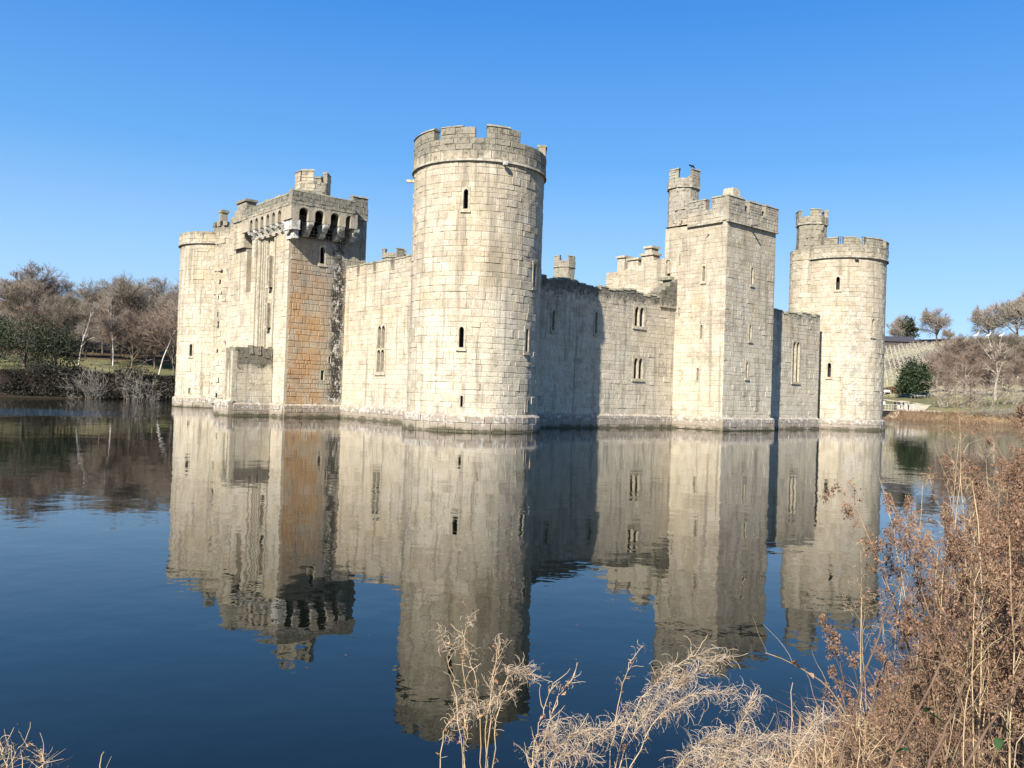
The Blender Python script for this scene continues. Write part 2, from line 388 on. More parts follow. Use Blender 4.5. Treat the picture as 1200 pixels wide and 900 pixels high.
            o = link('stone_courses', np_mesh('stone_courses', V, Fq, s.mat, T), s.o); o['kind'] = 'stuff'
        return s.o
BLKF = [(0, 1, 5, 4), (1, 2, 6, 5), (2, 3, 7, 6), (3, 0, 4, 7), (4, 5, 9, 8), (5, 6, 10, 9), (6, 7, 11, 10), (7, 4, 8, 11), (8, 9, 10, 11)]
_sv = {}
def stone_var(mat):
    if mat.name not in _sv:
        L = []
        for i in range(6):
            r = random.Random(i+5); e = .045; j = lambda: r.uniform(-.012, .012)
            V = [(-.5, -.5, 0), (.5, -.5, 0), (.5, .5, 0), (-.5, .5, 0)]+[(x+j(), y+j(), .6) for x, y in ((-.5, -.5), (.5, -.5), (.5, .5), (-.5, .5))]
            V += [(x*(1-2*e)+j(), y*(1-3.4*e)+j(), 1+r.uniform(-.15, .1)) for x, y in ((-.5, -.5), (.5, -.5), (.5, .5), (-.5, .5))]
            L.append(np_mesh('stone', V, np.array(BLKF), mat))
        _sv[mat.name] = L
    return _sv[mat.name]
def arch_pts(a, b, p, q, kind, n=5):
    """outline of an opening from bottom left, round to bottom right, same count for every kind"""
    c = (a+b)/2; hw = (b-a)/2; pts = [(a, p)]
    rise = {'rect': 0, 'lancet': hw*1.35, 'round': hw}[kind]; sp = q-rise
    L = []
    for i in range(n+1):
        t = i/n
        if kind == 'rect': x, y = a+hw*t, q
        elif kind == 'round': x, y = c-hw*math.cos(t*math.pi/2), sp+rise*math.sin(t*math.pi/2)
        else: x, y = a+hw*(1-math.cos(t*math.pi/2.2))/(1-math.cos(math.pi/2.2)), sp+rise*math.sin(t*math.pi/2.2)/math.sin(math.pi/2.2)
        L.append((x, y))
    pts += L+[(2*c-x, y) for x, y in L[::-1][1:]]+[(b, p)]
    return pts
def plate(mb, S, outer, inner, kind, d0, d1):
    a, b, p, q = inner; I = arch_pts(a, b, p, q, kind); n = len(I); A, B, P, Q = outer; O = []
    h = (n-2)//2
    for i, (x, y) in enumerate(I):
        if i == 0: O.append((A, P))
        elif i == n-1: O.append((B, P))
        elif i == 1: O.append((A, min(y, Q)))
        elif i == n-2: O.append((B, min(y, Q)))
        else:
            f = (x-a)/(b-a); O.append((A+(B-A)*f if kind != 'rect' else (x if 0 < f < 1 else (A if f <= 0 else B)), Q))
    O[2] = (A, Q); O[n-3] = (B, Q)
    Ix = np.array(I); Ox = np.array(O)
    V = np.concatenate([S.map(Ox[:, 0], Ox[:, 1], d0), S.map(Ix[:, 0], Ix[:, 1], d0+.0), S.map(Ox[:, 0], Ox[:, 1], d1), S.map(Ix[:, 0], Ix[:, 1], d1)])
    Fs = []
    for i in range(n):
        j = (i+1) % n
        if i < n-1 or p > P+1e-4:
            Fs.append((i, j, n+j, n+i)); Fs.append((n+i, n+j, 3*n+j, 3*n+i))
        Fs.append((j, i, 2*n+i, 2*n+j)) if i < n-1 or p > P+1e-4 else None
    mb.add(V, Fs)
def cap(mb, pts, z): mb.add([list(W(u, v))+[z] for u, v in pts], [tuple(range(len(pts)))])
def deg(S, a): return R(a)*S.r

def merlon(c, S, s0, s1, z0, z1, th=.5, d=-.1, stones=True, cope=.16):
    mb = MB(); solid(mb, S, s0, s1, z0, z1-cope, d, d+th)
    m = mb.build('merlon', c.matm, c.o)
    cp = MB()
    cc = cuts(s0-.04, s1+.04, .9)
    for a, b in zip(cc[:-1], cc[1:]):
        j = random.uniform(-.06, .03)
        if a > cc[0] and b == cc[-1] and random.random() < .2: continue
        solid(cp, S, a+.008, b-.008, z1-cope+.004, z1+j, d-.09, d+th+.06, random.random(), topd=.12)
    cp.build('coping', M_coping, m)
    if stones: c.wall(Shift(S, d), s0, s1, z0, z1-cope, core=False, h=(.26, .36), wd=(.4, .8), proud=.035)
class Shift:
    def __init__(s, S, d): s.S, s.d = S, d; s.seg = S.seg
    def map(s, a, z, d=0): return s.S.map(a, z, np.asarray(d, float)+s.d)
def parapet(c, S, s0, s1, z0, z1, merl, ztop, d=-.1, th=.5, string=True):
    mb = MB(); solid(mb, S, s0, s1, z0, z1, d, d+th); mb.build('parapet', c.matm, c.o)
    c.wall(Shift(S, d), s0, s1, z0, z1, core=False, h=(.36, .48), proud=.04)
    if string:
        mb = MB(); cc = cuts(s0, s1, 1.1)
        for a, b in zip(cc[:-1], cc[1:]): solid(mb, S, a+.006, b-.006, z0-.17, z0-.003, d-.11, .05, random.random(), topd=.04)
        mb.build('string_course', M_string, c.o)
    for a, b in merl: merlon(c, S, a, b, z1+.002, ztop+random.uniform(-.05, .05), th, d)
def plinth(c, S, s0, s1, z1=1.1, out=.24):
    class B:
        seg = S.seg
        def map(s, a, z, d=0): return S.map(a, z, np.asarray(d, float)-out+np.maximum(0, np.asarray(z, float)-z1+.14)*1.2)
    b = B(); mb = MB(); solid(mb, b, s0, s1, -.6, z1-.14, 0, .3); solid(mb, b, s0, s1, z1-.14, z1, 0, .3, topd=.0)
    mb.build('plinth', c.matm, c.o)
    c.wall(b, s0, s1, -.3, z1-.13, core=False, h=(.4, .5), wd=(.6, 1.2), proud=.045)

ST = dict(main=stone_mat('sandstone'), mainm=stone_mat('sandstone_joint', mortar=True))
# ---- south-east round tower, nearest
BLK = 'black'
m = stone_mat('sandstone_near_tower', top=17.6, topamt=.5, warm=.45, streaks=(('u', -.6, .55, 1.0, 17, .45, 'grey'), ('v', 1.9, .8, 1, 9, .3, 'grey')))
mm = stone_mat('sandstone_near_tower_joint', top=17.6, topamt=.5, mortar=True)
T = Castle('round_tower', 0, 0, 'nearest and tallest looking round tower, standing at the castle corner closest to the viewer', 'tower', m, mm, 'round corner towers')
S = Cyl(0, 0, 4.4); ops = []
ops.append(T.window(S, deg(S, 222.0), 14.05, 15.3, .30))
ops.append(T.window(S, deg(S, 222.2), 5.3, 6.6, .30))
ops.append(T.window(S, deg(S, 283.4), 5.25, 6.75, .34))
ops.append(T.window(S, deg(S, 292.6), 9.55, 11.1, .34))
ops.append(T.window(S, deg(S, 224.1), 1.55, 2.25, .16, arch='rect', frame=.07, name='arrow_slit', sill=False))
ops.append(T.window(S, deg(S, 285.3), 1.35, 2.15, .16, arch='rect', frame=.07, name='arrow_slit', sill=False))
T.wall(S, deg(S, 95), deg(S, 360), 1.1, 17.26, ops, h=(.40, .54), wd=(.55, 1.15))
plinth(T, S, deg(S, 95), deg(S, 360), 1.12)
parapet(T, S, deg(S, 0), deg(S, 360), 17.26, 18.55, [(deg(S, a), deg(S, b)) for a, b in ((150, 190.5), (198, 228.3), (237.8, 267.3), (313, 333), (345, 358), (20, 60), (75, 105), (118, 140))], 19.42, d=-.07)
mb = MB(); cap(mb, [(4.1*math.cos(R(a)), 4.1*math.sin(R(a))) for a in range(0, 360, 10)], 17.5); mb.build('roof', M_roof, T.o)
T.finish(300)
# fittings on it
def at(S, s, z, d): return S.map(s, z, d)
P = at(S, deg(S, 252.4), 17.0, -.35); mb = MB(); rot = np.array(rz(R(CA+252.4)))
mb.box(P, (.26, .24, .2), rot); mb.box(P+rot@np.array([-.25, 0, 0]), (.2, .08, .08), rot)
tag(mb.build('floodlight', M_metal), 'small pale floodlight box under the string course of the nearest round tower', 'floodlight')
P = at(S, deg(S, 140), 16.75, -.3); mb = MB(); rot = np.array(rz(R(CA+140))); mb.box(P, (.55, .22, .18), rot)
tag(mb.build('rainwater_spout', M_frame), 'pale stone waterspout sticking out left from the head of the nearest round tower', 'spout')

# ---- north-east round tower, right
m = stone_mat('sandstone_right_tower', top=17.9, topamt=.4, warm=.35, streaks=(('v', -3.15, .85, 2.0, 15, .6, 'lime'),))
mm = stone_mat('sandstone_right_joint', mortar=True, top=17.9, topamt=.4)
T = Castle('round_tower', 47.66, 0, 'rightmost round tower, a stair turret on its left and white lime stain on its front', 'tower', m, mm, 'round corner towers')
S = Cyl(47.66, 0, 4.4); ops = []
ops.append(T.window(S, deg(S, 206.6), 13.9, 15.2, .34)); ops.append(T.window(S, deg(S, 199), 5.2, 6.6, .32)); ops.append(T.window(S, deg(S, 255.2), 9.4, 11.1, .34))
T.wall(S, deg(S, 140), deg(S, 300), 1.1, 17.26, ops, h=(.40, .52)); plinth(T, S, deg(S, 140), deg(S, 300), 1.1)
mer = [(188, 205), (212, 234.5), (241, 268), (277, 297), (20, 45), (60, 85), (100, 125)]
parapet(T, S, deg(S, 0), deg(S, 360), 17.26, 18.4, [(deg(S, a), deg(S, b)) for a, b in mer], 19.2, d=-.12)
mb = MB(); cap(mb, [(47.66+4.1*math.cos(R(a)), 4.1*math.sin(R(a))) for a in range(0, 360, 10)], 17.5); mb.build('roof', M_roof, T.o)
# stair turret joined to its left
def turret(T, cu, cv, r, z0, zs, zc, zt, merl, mat_name=None):
    S = Oct(cu, cv, r); L = S.side
    T.wall(S, 0, 8*L-.001, z0, zs, (), h=(.36, .48), wd=(.4, .8))
    mb = MB(); solid(mb, S, 0, 8*L-.001, zs, zs+.18, -.14, .2, seg=L); mb.build('string_course', M_string, T.o)
    mb = MB()
    for i in range(8): solid(mb, S, i*L+.001, (i+1)*L-.001, zs+.18, zc, -.1, .25, seg=L)
    mb.build('turret_parapet', T.matm, T.o); T.wall(Shift(S, -.1), 0, 8*L-.001, zs+.18, zc, core=False, h=(.3, .4), wd=(.4, .7), proud=.03)
    for i in merl: merlon(T, S, i*L+.05, (i+1)*L-.05, zc+.002, zt, .35, -.1)
    mb = MB(); cap(mb, [(cu+r*.95*math.cos(R(22.5+45*i)), cv+r*.95*math.sin(R(22.5+45*i))) for i in range(8)], zs+.3); mb.build('turret_roof', M_roof, T.o)
turret(T, 45.1, 1.9, 1.5, 10, 20.9, 21.7, 22.5, (2, 4, 6))
class _: pass
S2 = Cyl(44.9, 1.9, 1.95); T.wall(S2, deg(S2, 70), deg(S2, 260), 1, 18.2)
rl = MB()
for a in (206, 208.5, 211, 236, 239): 
    P = S.map(deg(S, a), 0, .1); rl.box((P[0], P[1], 18.8), (.05, .05, .8))
for a0, a1 in ((205, 212), (234.5, 241)):
    for zz in (18.85, 19.15):
        solid(rl, S, deg(S, a0), deg(S, a1), zz, zz+.05, .05, .1)
rl.build('safety_railing', M_iron, T.o)
mb = MB(); P = S.map(deg(S, 228), 16.95, -.2); mb.box(P, (.3, .3, .25), rz(R(CA+228))); mb.build('drain_spout', M_iron, T.o)
T.finish(300)

# ---- south-west round tower, left
m = stone_mat('sandstone_left_tower', top=18.2, topamt=.45, warm=.7, grey=.2)
mm = stone_mat('sandstone_left_joint', mortar=True, warm=.7)
T = Castle('round_tower', 0, 45.53, 'leftmost round tower with a plain level parapet, partly hidden by the machicolated gate tower', 'tower', m, mm, 'round corner towers')
S = Cyl(0, 45.53, 4.4); ops = []
ops.append(T.window(S, deg(S, 208.6), 5.35, 6.6, .34)); ops.append(T.window(S, deg(S, 208.2), 1.4, 2.0, .16, arch='rect', frame=.07, name='arrow_slit', sill=False))
T.wall(S, deg(S, 120), deg(S, 300), 1.1, 17.26, ops, h=(.40, .52)); plinth(T, S, deg(S, 120), deg(S, 300), 1.1)
parapet(T, S, deg(S, 120), deg(S, 300), 17.26, 18.35, [], 19.3, d=-.12)
mb = MB(); cap(mb, [(4.1*math.cos(R(a)), 45.53+4.1*math.sin(R(a))) for a in range(0, 360, 10)], 17.5); mb.build('roof', M_roof, T.o)
# broken stub of its stair turret, warm stones, and a chimney
S = Oct(-.6, 41.6, 1.9); T.wall(S, 0, 8*S.side-.001, .5, 18.9, h=(.36, .5)); 
mb = MB(); cap(mb, [(-.6+1.9*math.cos(R(22.5+45*i)), 41.6+1.9*math.sin(R(22.5+45*i))) for i in range(8)], 18.88); mb.build('turret_stub_top', M_coping, T.o)
for i in range(16):
    a = R(i*22.5); mb = MB(); mb.box((*W(-.6+1.7*math.cos(a), 41.6+1.7*math.sin(a)), 18.9+.18), (.6, .45, random.uniform(.3, .55)), rz(R(CA)+a), random.random()); mb.build('loose_stone', m, T.o)
T.finish(300)

# ---- square tower in the middle of the east side
m = stone_mat('sandstone_square_tower', top=18.1, topamt=.38, warm=.3, grey=.45, topcol=(.25, .235, .2))
mm = stone_mat('sandstone_square_joint', mortar=True, top=18.1, topamt=.4)
T = Castle('square_tower', 26.5, -.5, 'square battlemented tower with a tall octagonal stair turret, right of the nearest round tower', 'tower', m, mm)
SE, SS = Plane('u', -3.68), Plane('v', 23.0); SN = Plane('v', 30.0, 1)
ops = [T.window(SE, 26.62, 12.45, 13.85, .30), T.window(SE, 26.6, 7.7, 9.0, .28), T.window(SE, 26.27, 4.5, 5.8, .28)]
T.wall(SE, 23, 30, 1.1, 17.4, ops, h=(.34, .46), wd=(.42, .85))
ops = [T.window(SS, -1.45, 12.5, 13.8, .24), T.window(SS, -1.37, 7.65, 8.8, .20, arch='rect', frame=.08, name='arrow_slit', sill=False), T.window(SS, -1.14, 4.05, 5.15, .20, arch='rect', frame=.08, name='arrow_slit', sill=False),
       T.window(SS, 1.07, 9.75, 10.4, .12, arch='rect', frame=.05, name='arrow_slit', sill=False), T.window(SS, 1.14, 14.2, 15.0, .12, arch='rect', frame=.05, name='arrow_slit', sill=False)]
dz = T.window(SS, 2.42, 13.25, 14.7, .55, arch='round', frame=.06, name='wall_walk_doorway', sill=False); ops.append(dz)
T.wall(SS, -3.68, 2.85, 1.1, 17.4, ops, h=(.34, .46), wd=(.42, .85))
T.wall(SN, -3.68, 2.85, 1.1, 17.4, h=(.4, .5)); T.wall(Plane('u', 2.85, 1), 23, 30, 9, 17.4)
plinth(T, SE, 22.76, 30.24, 1.12); plinth(T, SS, -3.68, 1.5, 1.12); plinth(T, SN, -3.68, 1.5, 1.12)
mb = MB(); cap(mb, [(22.9, -3.7), (30.1, -3.7), (30.1, 2.9), (22.9, 2.9)], 17.55); mb.build('roof', M_roof, T.o)
parapet(T, SE, 22.88, 30.12, 17.4, 18.45, [(22.88, 25.15), (25.75, 27.6), (28.2, 30.12)], 19.5, d=-.12)
parapet(T, SS, -3.3, .35, 17.402, 18.452, [(-3.3+.002, -2.15), (-1.5, .2)], 19.48, d=-.12)
parapet(T, SN, -3.3, 2.9, 17.402, 18.452, [(-3.29, -2.1), (-1.3, 0), (1, 2.4)], 19.45, d=-.12)
parapet(T, Plane('u', 2.85, 1), 24.5, 29.6, 17.4, 18.45, [(25.6, 27), (28, 29.2)], 19.4, d=-.12)
turret(T, 24.3, 2.05, 1.36, 13.5, 20.95, 21.75, 22.65, (3, 5, 7))
mb = MB(); solid(mb, SS, 1.7, 3.1, 12.85, 13.1, -.55, .1); mb.build('ledge', M_coping, T.o)
mb = MB(); rot = RC; mb.box((*W(26.0, -4.05), 17.3), (.12, .9, .12), rot); mb.build('drain_spout', M_iron, T.o)
ch = MB(); ch.box((*W(26.3, -1.6), 19.0), (.95, .95, 2.4), RC); ch.box((*W(26.3, -1.6), 20.05), (1.3, 1.3, .22), RC); ch.box((*W(26.3, -1.6), 20.5), (1.1, 1.1, .7), RC, taper=.85)
ch.build('chimney', M_frame, T.o)
T.finish(300)

# ---- curtain walls
def curtain(name, label, S, s0, s1, H, m, mm, ops_fn, u, v, crenels=(), ragged=0, z0=1.1, singles=300):
    T = Castle(name, u, v, label, 'wall', m, mm, 'curtain walls'); ops = ops_fn(T)
    T.wall(S, s0, s1, z0, H-.95, ops, h=(.36, .48), wd=(.5, 1.0)); plinth(T, S, s0, s1, z0+.02, .2)
    # head of the wall: parapet of varying height
    c = cuts(s0, s1, .85); mb = MB(); cp = MB()
    for a, b in zip(c[:-1], c[1:]):
        mid = (a+b)/2; hh = H+random.uniform(-ragged, ragged*.4)
        cr = [q for q in crenels if q[0] < b and q[1] > a]
        segs = [(a, b, hh)]
        for q in cr:
            ns = []
            for (x, y, h2) in segs:
                if q[0] >= y or q[1] <= x: ns.append((x, y, h2)); continue
                if q[0] > x: ns.append((x, q[0], h2))
                ns.append((max(x, q[0]), min(y, q[1]), q[2]))
                if q[1] < y: ns.append((q[1], y, h2))
            segs = ns
        for (x, y, h2) in segs:
            if y-x < .03: continue
            solid(mb, S, x, y, H-.95, h2-.15, 0, .55)
            solid(cp, S, x+.004, y-.004, h2-.148, h2, -.07, .62, random.random(), topd=.1)
            T.wall(S, x, y, H-.95, h2-.15, core=False, h=(.3, .42), wd=(.4, .8))
    mb.build('parapet', mm, T.o); cp.build('coping', M_coping, T.o)
    bk = MB(); solid(bk, S, s0, s1, z0, H-.95, 1.6, 2.1); solid(bk, S, s0+.01, s1-.01, H-1.2, H-1.0, .02, 2.1); bk.build('inner_face', mm, T.o)
    T.finish(singles)
    return T
m = stone_mat('sandstone_south_curtain', top=12.6, topamt=.35, warm=.55, grey=.5, topcol=(.28, .26, .21)); mm = stone_mat('sandstone_south_curtain_joint', top=12.6, topamt=.4, mortar=True)
SS = Plane('v', -.1)
curtain('curtain_wall', 'sunlit wall with small crenels between the gate tower and the nearest round tower', SS, 3.9, 18.4, 12.75, m, mm,
        lambda T: [T.window(SS, 11.85, 3.85, 7.5, 1.15, lights=2, rows=2, arch='lancet', frame=.16)], -.1, 11,
        crenels=[(15.65, 16.1, 11.95), (13.05, 13.5, 11.95), (10.3, 10.8, 11.95)], ragged=.05)
m = stone_mat('sandstone_east_curtain', top=10.6, topamt=.72, warm=.25, grey=.5, topcol=(.13, .125, .10)); mm = stone_mat('sandstone_east_curtain_joint', top=10.6, topamt=.7, mortar=True)
SE = Plane('u', 1.5)
curtain('curtain_wall', 'dark-topped wall half in shadow between the nearest round tower and the square tower', SE, 3.6, 23.0, 11.45, m, mm,
        lambda T: [T.window(SE, 18.35, 8.45, 10.05, 1.25, lights=2, frame=.15), T.window(SE, 18.4, 4.1, 5.8, 1.2, lights=2, frame=.15),
                   T.window(SE, 8.62, 7.4, 8.9, .24), T.window(SE, 13.25, 7.5, 9.2, .26), ], 13, 1.5, ragged=.28)
m2 = stone_mat('sandstone_chapel', top=10.7, topamt=.5, warm=.55, grey=.4, topcol=(.2, .185, .14))
SE2 = Plane('u', -1.5)
curtain('curtain_wall', 'short sunlit wall with one tall pointed window between the square tower and rightmost round tower', SE2, 30.0, 41.4, 11.15, m2, mm,
        lambda T: [T.window(SE2, 37.3, 4.5, 8.3, 1.2, lights=2, frame=.12)], 36, -.9, ragged=.3)
T = Castle('curtain_wall', 43, 1.6, 'narrow shaded return of wall squeezed against the rightmost round tower', 'wall', m2, mm, 'curtain walls')
SR = Plane('v', 41.4, 1); T.wall(SR, -1.5, 3, -.3, 11.0); T.wall(Plane('u', 1.8), 41.4, 44, -.3, 9.4); T.finish(60)
# raised end of the east curtain beside the square tower
T = Castle('wall_stub', 21.8, 1.7, 'raised broken piece of wall against the left side of the square tower above the curtain', 'wall', m, mm)
mb = MB(); SB = Plane('u', 1.35)
for k in range(7): solid(mb, SB, 20.9+k*.3, 21.2+k*.3, 10.3, 11.6+k*.2+random.uniform(-.1, .1), 0, 1.4)
mb.build('rubble_core', mm, T.o); T.wall(SB, 20.9, 22.98, 10.3, 12.6, core=False, top=lambda s: 11.8+(s-20.9)*.6, h=(.26, .36), wd=(.35, .7))
SB2 = Plane('v', 20.9); T.wall(SB2, 1.35, 2.8, 10.3, 11.6, h=(.26, .36), wd=(.35, .7)); T.finish(60)

# ---- machicolated gate tower on the south side
m = stone_mat('sandstone_gate_tower', top=16.9, topamt=.5, warm=.75, grey=.3, topcol=(.24, .22, .17),
              streaks=(('v', 24.0, .35, 5.5, 15.5, .5, 'lime'), ('v', 20.7, .3, 5.5, 15.5, .4, 'lime'), ('v', 22.3, .5, 5.5, 13, .4, 'lime')))
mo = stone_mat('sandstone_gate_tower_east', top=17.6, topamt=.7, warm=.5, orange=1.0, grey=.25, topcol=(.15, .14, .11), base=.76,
               streaks=(('u', -1.0, 1.6, 1.0, 16.5, .6, 'grey'), ('u', -.85, .85, .9, 16.4, 1.0, 'black'), ('u', -2.2, 1.6, 11.0, 16.5, .8, 'grey'), ('u', -2.9, 2.7, 14.2, 17.9, 1.0, 'stain_and_shade')))  # last streak: black staining plus painted shade in the machicolation voids
mm = stone_mat('sandstone_gate_joint', top=16.9, mortar=True, warm=.7)
mom = stone_mat('sandstone_gate_east_joint', top=16.9, mortar=True, orange=.8)
UP, VP = -5.15, 17.9
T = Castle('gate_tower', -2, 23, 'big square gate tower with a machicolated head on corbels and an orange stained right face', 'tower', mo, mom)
SE, SS = Plane('u', VP), Plane('v', UP)
ops = [T.window(SE, -2.35, 12.7, 14.1, .42), T.window(SE, -2.0, 3.1, 3.9, .30, arch='rect', frame=.08, sill=False, name='square_opening'), T.window(SE, -1.4, 4.5, 5.1, .2, arch='rect', frame=.05, sill=False, name='arrow_slit')]
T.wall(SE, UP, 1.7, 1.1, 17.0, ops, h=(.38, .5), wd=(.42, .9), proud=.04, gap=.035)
plinth(T, SE, UP-.2, .0, 1.1)
T.core.build('east_core_wall', mom, T.o); T.core = MB(); eb = T.blocks; T.blocks = []
# finish the orange face's stones with their own material, sharing the 300 limit with the south face
T.finish.__func__
keep_o = T.o
class Half(Castle):
    def __init__(s, o, mat, matm): s.o = o; s.blocks = []; s.mat = mat; s.matm = matm; s.core = MB(); s.rec = MB()
T.mat, T.matm = m, mm
ops = [T.window(SS, 22.1, 10.9, 13.3, .24, frame=.12), T.window(SS, 22.2, 7.5, 9.3, .22, frame=.12), T.window(SS, 29.2, 7.7, 8.35, .12, arch='rect', frame=.06, sill=False, name='arrow_slit')]
pan = (20.65, 23.85, 5.3, 15.0)       # shallow panel of the portcullis recess
slot = (25.34, 26.64, 10.65, 16.5)
T.wall(SS, VP, 30.7, 1.1, 17.0, [pan, slot], h=(.38, .5), wd=(.42, .9))
SP = Plane('v', UP+.35); T.wall(SP, pan[0], pan[1], pan[2], pan[3], ops[:2], h=(.38, .5), wd=(.4, .8)); T.wall(SS, 28.9, 29.5, 7.6, 8.4, [ops[2]], core=False, proud=.1)
SL = Plane('v', UP+1.3); T.wall(SL, slot[0], slot[1], slot[2]-.2, slot[3])
rv = MB()
for (a, b, dd) in ((pan[0], pan[1], .35), (slot[0], slot[1], 1.3)):
    q0, q1 = (pan[2], pan[3]) if dd < 1 else (slot[2], slot[3])
    for s_ in (a, b): rv.add([SS.map(s_, q0, 0), SS.map(s_, q0, dd), SS.map(s_, q1, dd), SS.map(s_, q1, 0)], [(0, 1, 2, 3)])
    for z_ in (q0, q1): rv.add([SS.map(a, z_, 0), SS.map(b, z_, 0), SS.map(b, z_, dd), SS.map(a, z_, dd)], [(0, 1, 2, 3)])
rv.build('recess_sides', mm, T.o)
for c_ in (20.8, 21.25, 22.85, 23.25, 23.7):
    mb = MB(); solid(mb, SS, c_-.11, c_+.11, 5.3, 15.0, -.03 if c_ in (20.95, 23.5) else .12, .36); mb.build('rib', M_frame, T.o)
for (a, b) in ((17.9, 18.55), (24.3, 25.2)):   # slender buttress strips
    mb = MB(); solid(mb, SS, a, b, -.4, 15.1, -.16, .02); mb.build('buttress', mm, T.o); T.wall(Shift(SS, -.16), a, b, .9, 15.1, core=False, wd=(.6, .8), proud=.03)
plinth(T, SS, VP, 30.9, 1.1)
T.wall(Plane('v', 1.7, 1), VP, 27, 9, 17.5, h=(.5, .7)); T.wall(Plane('u', 30.7, 1), UP, 1.7, 1, 17)
mb = MB(); cap(mb, [(UP, VP), (1.7, VP), (1.7, 30.7), (UP, 30.7)], 17.35); mb.build('roof', M_roof, T.o)
# machicolation: parapet carried out on corbels
CU, CV = -5.85, 16.6
ME, MS = Plane('u', CV), Plane('v', CU)
mo2 = stone_mat('sandstone_machicolation', top=17.2, topamt=.7, warm=.2, grey=.6, topcol=(.19, .18, .14), base=.85)
TH = Half(T.o, mo2, mm)
def machic(S, s0, s1, za, z0, z1, n, first, pitch, aw, d_in, ragtop):
    mb = MB()
    for i in range(n):
        c_ = first+i*pitch; plate(mb, S, (c_-pitch/2, c_+pitch/2, za, z0), (c_-aw/2, c_+aw/2, za, z0-.18), 'round', 0, .42)
    mb.build('arcade', mo2, T.o)
    a0, a1 = first-pitch/2, first+(n-.5)*pitch
    mb = MB()
    for (x, y) in ((min(s0, a0), a0), (a1, max(s1, a1))):
        if y-x > .05: solid(mb, S, x, y, za, z0, 0, .42)
    solid(mb, S, s0, s1, z0, z1-.18, 0, .42); mb.build('parapet', mm, T.o)
    TH.wall(S, s0, s1, z0, z1-.18, core=False, h=(.3, .42), wd=(.4, .8), proud=.04)
    cp = MB(); cc = cuts(s0, s1, .8)
    for x, y in zip(cc[:-1], cc[1:]): solid(cp, S, x+.01, y-.01, z1-.178, z1+random.uniform(-.06, .05)-ragtop(.5*(x+y)), -.05, .5, random.random(), topd=.06)
    cp.build('coping', M_coping, T.o)
    for i in range(n+1):
        c_ = first+(i-.5)*pitch; w_ = (pitch-aw)*.82
        mb = MB(); z = za
        for (dz, dd) in ((.38, .02), (.36, .36), (.32, .7)):
            if dd > d_in-.1: break
            # rounded nose corbel
            zz = np.linspace(0, 1, 5); prof = [(dd+(1-math.sin(t*math.pi/2))*0+(.22*(1-math.sqrt(max(0, 1-(1-t)**2)))), z-dz+dz*t) for t in zz]
            for (p, q) in zip(prof[:-1], prof[1:]): solid(mb, S, c_-w_/2, c_+w_/2, p[1], q[1]-.001, p[0], d_in+.05)
            z -= dz
        mb.build('corbel', M_corbel, T.o)
machic(ME, CU, -.15, 15.75, 16.95, 18.15, 4, -4.75, 1.38, .82, VP-CV, lambda s: .0 if s < -3 else random.uniform(0, .15))
machic(MS, CV+.43, 26.4, 15.75, 16.85, 17.9, 6, 18.75, 1.12, .58, -CU+UP, lambda s: max(0, (s-22)*.05))
mb = MB(); solid(mb, MS, CV, CV+1.55, 14.95, 15.72, .12, -CU+UP+.1); solid(mb, MS, CV+.25, CV+1.6, 14.3, 14.94, .4, -CU+UP+.1); mb.build('corner_corbel', M_corbel, T.o)
mb = MB(); cap(mb, [(CU+.4, CV+.4), (-.15, CV+.4), (-.15, 26.4), (CU+.4, 26.4)], 17.55); mb.build('wall_walk', M_roof, T.o)
mb = MB(); SX = Plane('v', -.15, 1); solid(mb, SX, CV, VP, 15.75, 18.1, 0, .4); solid(mb, Plane('v', -.75, 1), CV+.6, VP, 15.0, 15.74, 0, .4); mb.build('parapet_return', mo2, T.o)
# rear part of the head, set back
SEH = Half(T.o, mo2, mm); parapet(SEH, SE, -.1, 1.75, 17.0, 17.9, [(.25, 1.7)], 18.9, d=-.08); SEH.mat = mo2
parapet(SEH, Plane('v', 1.7, 1), VP+.5, 26, 17.2, 17.9, [(19.5, 21), (22, 23.5)], 18.8, d=-.08)
# small turret at its left corner and octagonal turret on the roof
SQ = Plane('v', UP-.35); mb = MB(); solid(mb, SQ, 26.6, 29.0, 16.1, 18.1, 0, 1.3); solid(mb, SQ, 26.8, 28.8, 18.1, 18.75, .2, 1.1); solid(mb, SQ, 26.65, 28.95, 18.75, 18.95, .05, 1.2); mb.build('corner_turret', mm, T.o)
mb = MB(); solid(mb, SQ, 26.5, 29.1, 17.0, 17.16, -.12, 1.4); mb.build('string_course', M_string, T.o)
T.wall(SQ, 26.6, 29.0, 14.6, 16.98, core=True, wd=(.4, .8)); T.wall(SQ, 26.6, 29.0, 17.2, 18.1, core=False, wd=(.4, .8)); T.wall(Shift(SQ, .2), 26.8, 28.8, 18.12, 18.73, core=False, wd=(.4, .8))
T.wall(Plane('u', 26.6), UP-.35, UP+.9, 14.6, 17.9); T.wall(Plane('u', 29.0, 1), UP-.35, UP+.9, 14.6, 17.9); T.wall(SS, 26.6, 30.7, 17.0, 17.8)
TU = Half(T.o, stone_mat('sandstone_roof_turret', top=20.9, topamt=.4, warm=.5), mm)
turret(TU, -1.75, 21.3, 1.4, 17.3, 18.6, 19.9, 20.9, (0, 3, 4, 6))
sc_budget = {id(T): 150}
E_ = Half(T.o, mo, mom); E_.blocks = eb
big = E_.blocks
def finish_half(h, n):
    if h.core.n == 0: h.core.add([(*W(0, 22), 1), (*W(.01, 22), 1), (*W(.01, 22.01), 1)], [(0, 1, 2)])
    Castle.finish(h, n)
# stones: 170 on the orange face, 130 on the south face, the rest joined
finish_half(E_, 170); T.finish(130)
for h in (TH, SEH, TU): finish_half(h, 0)

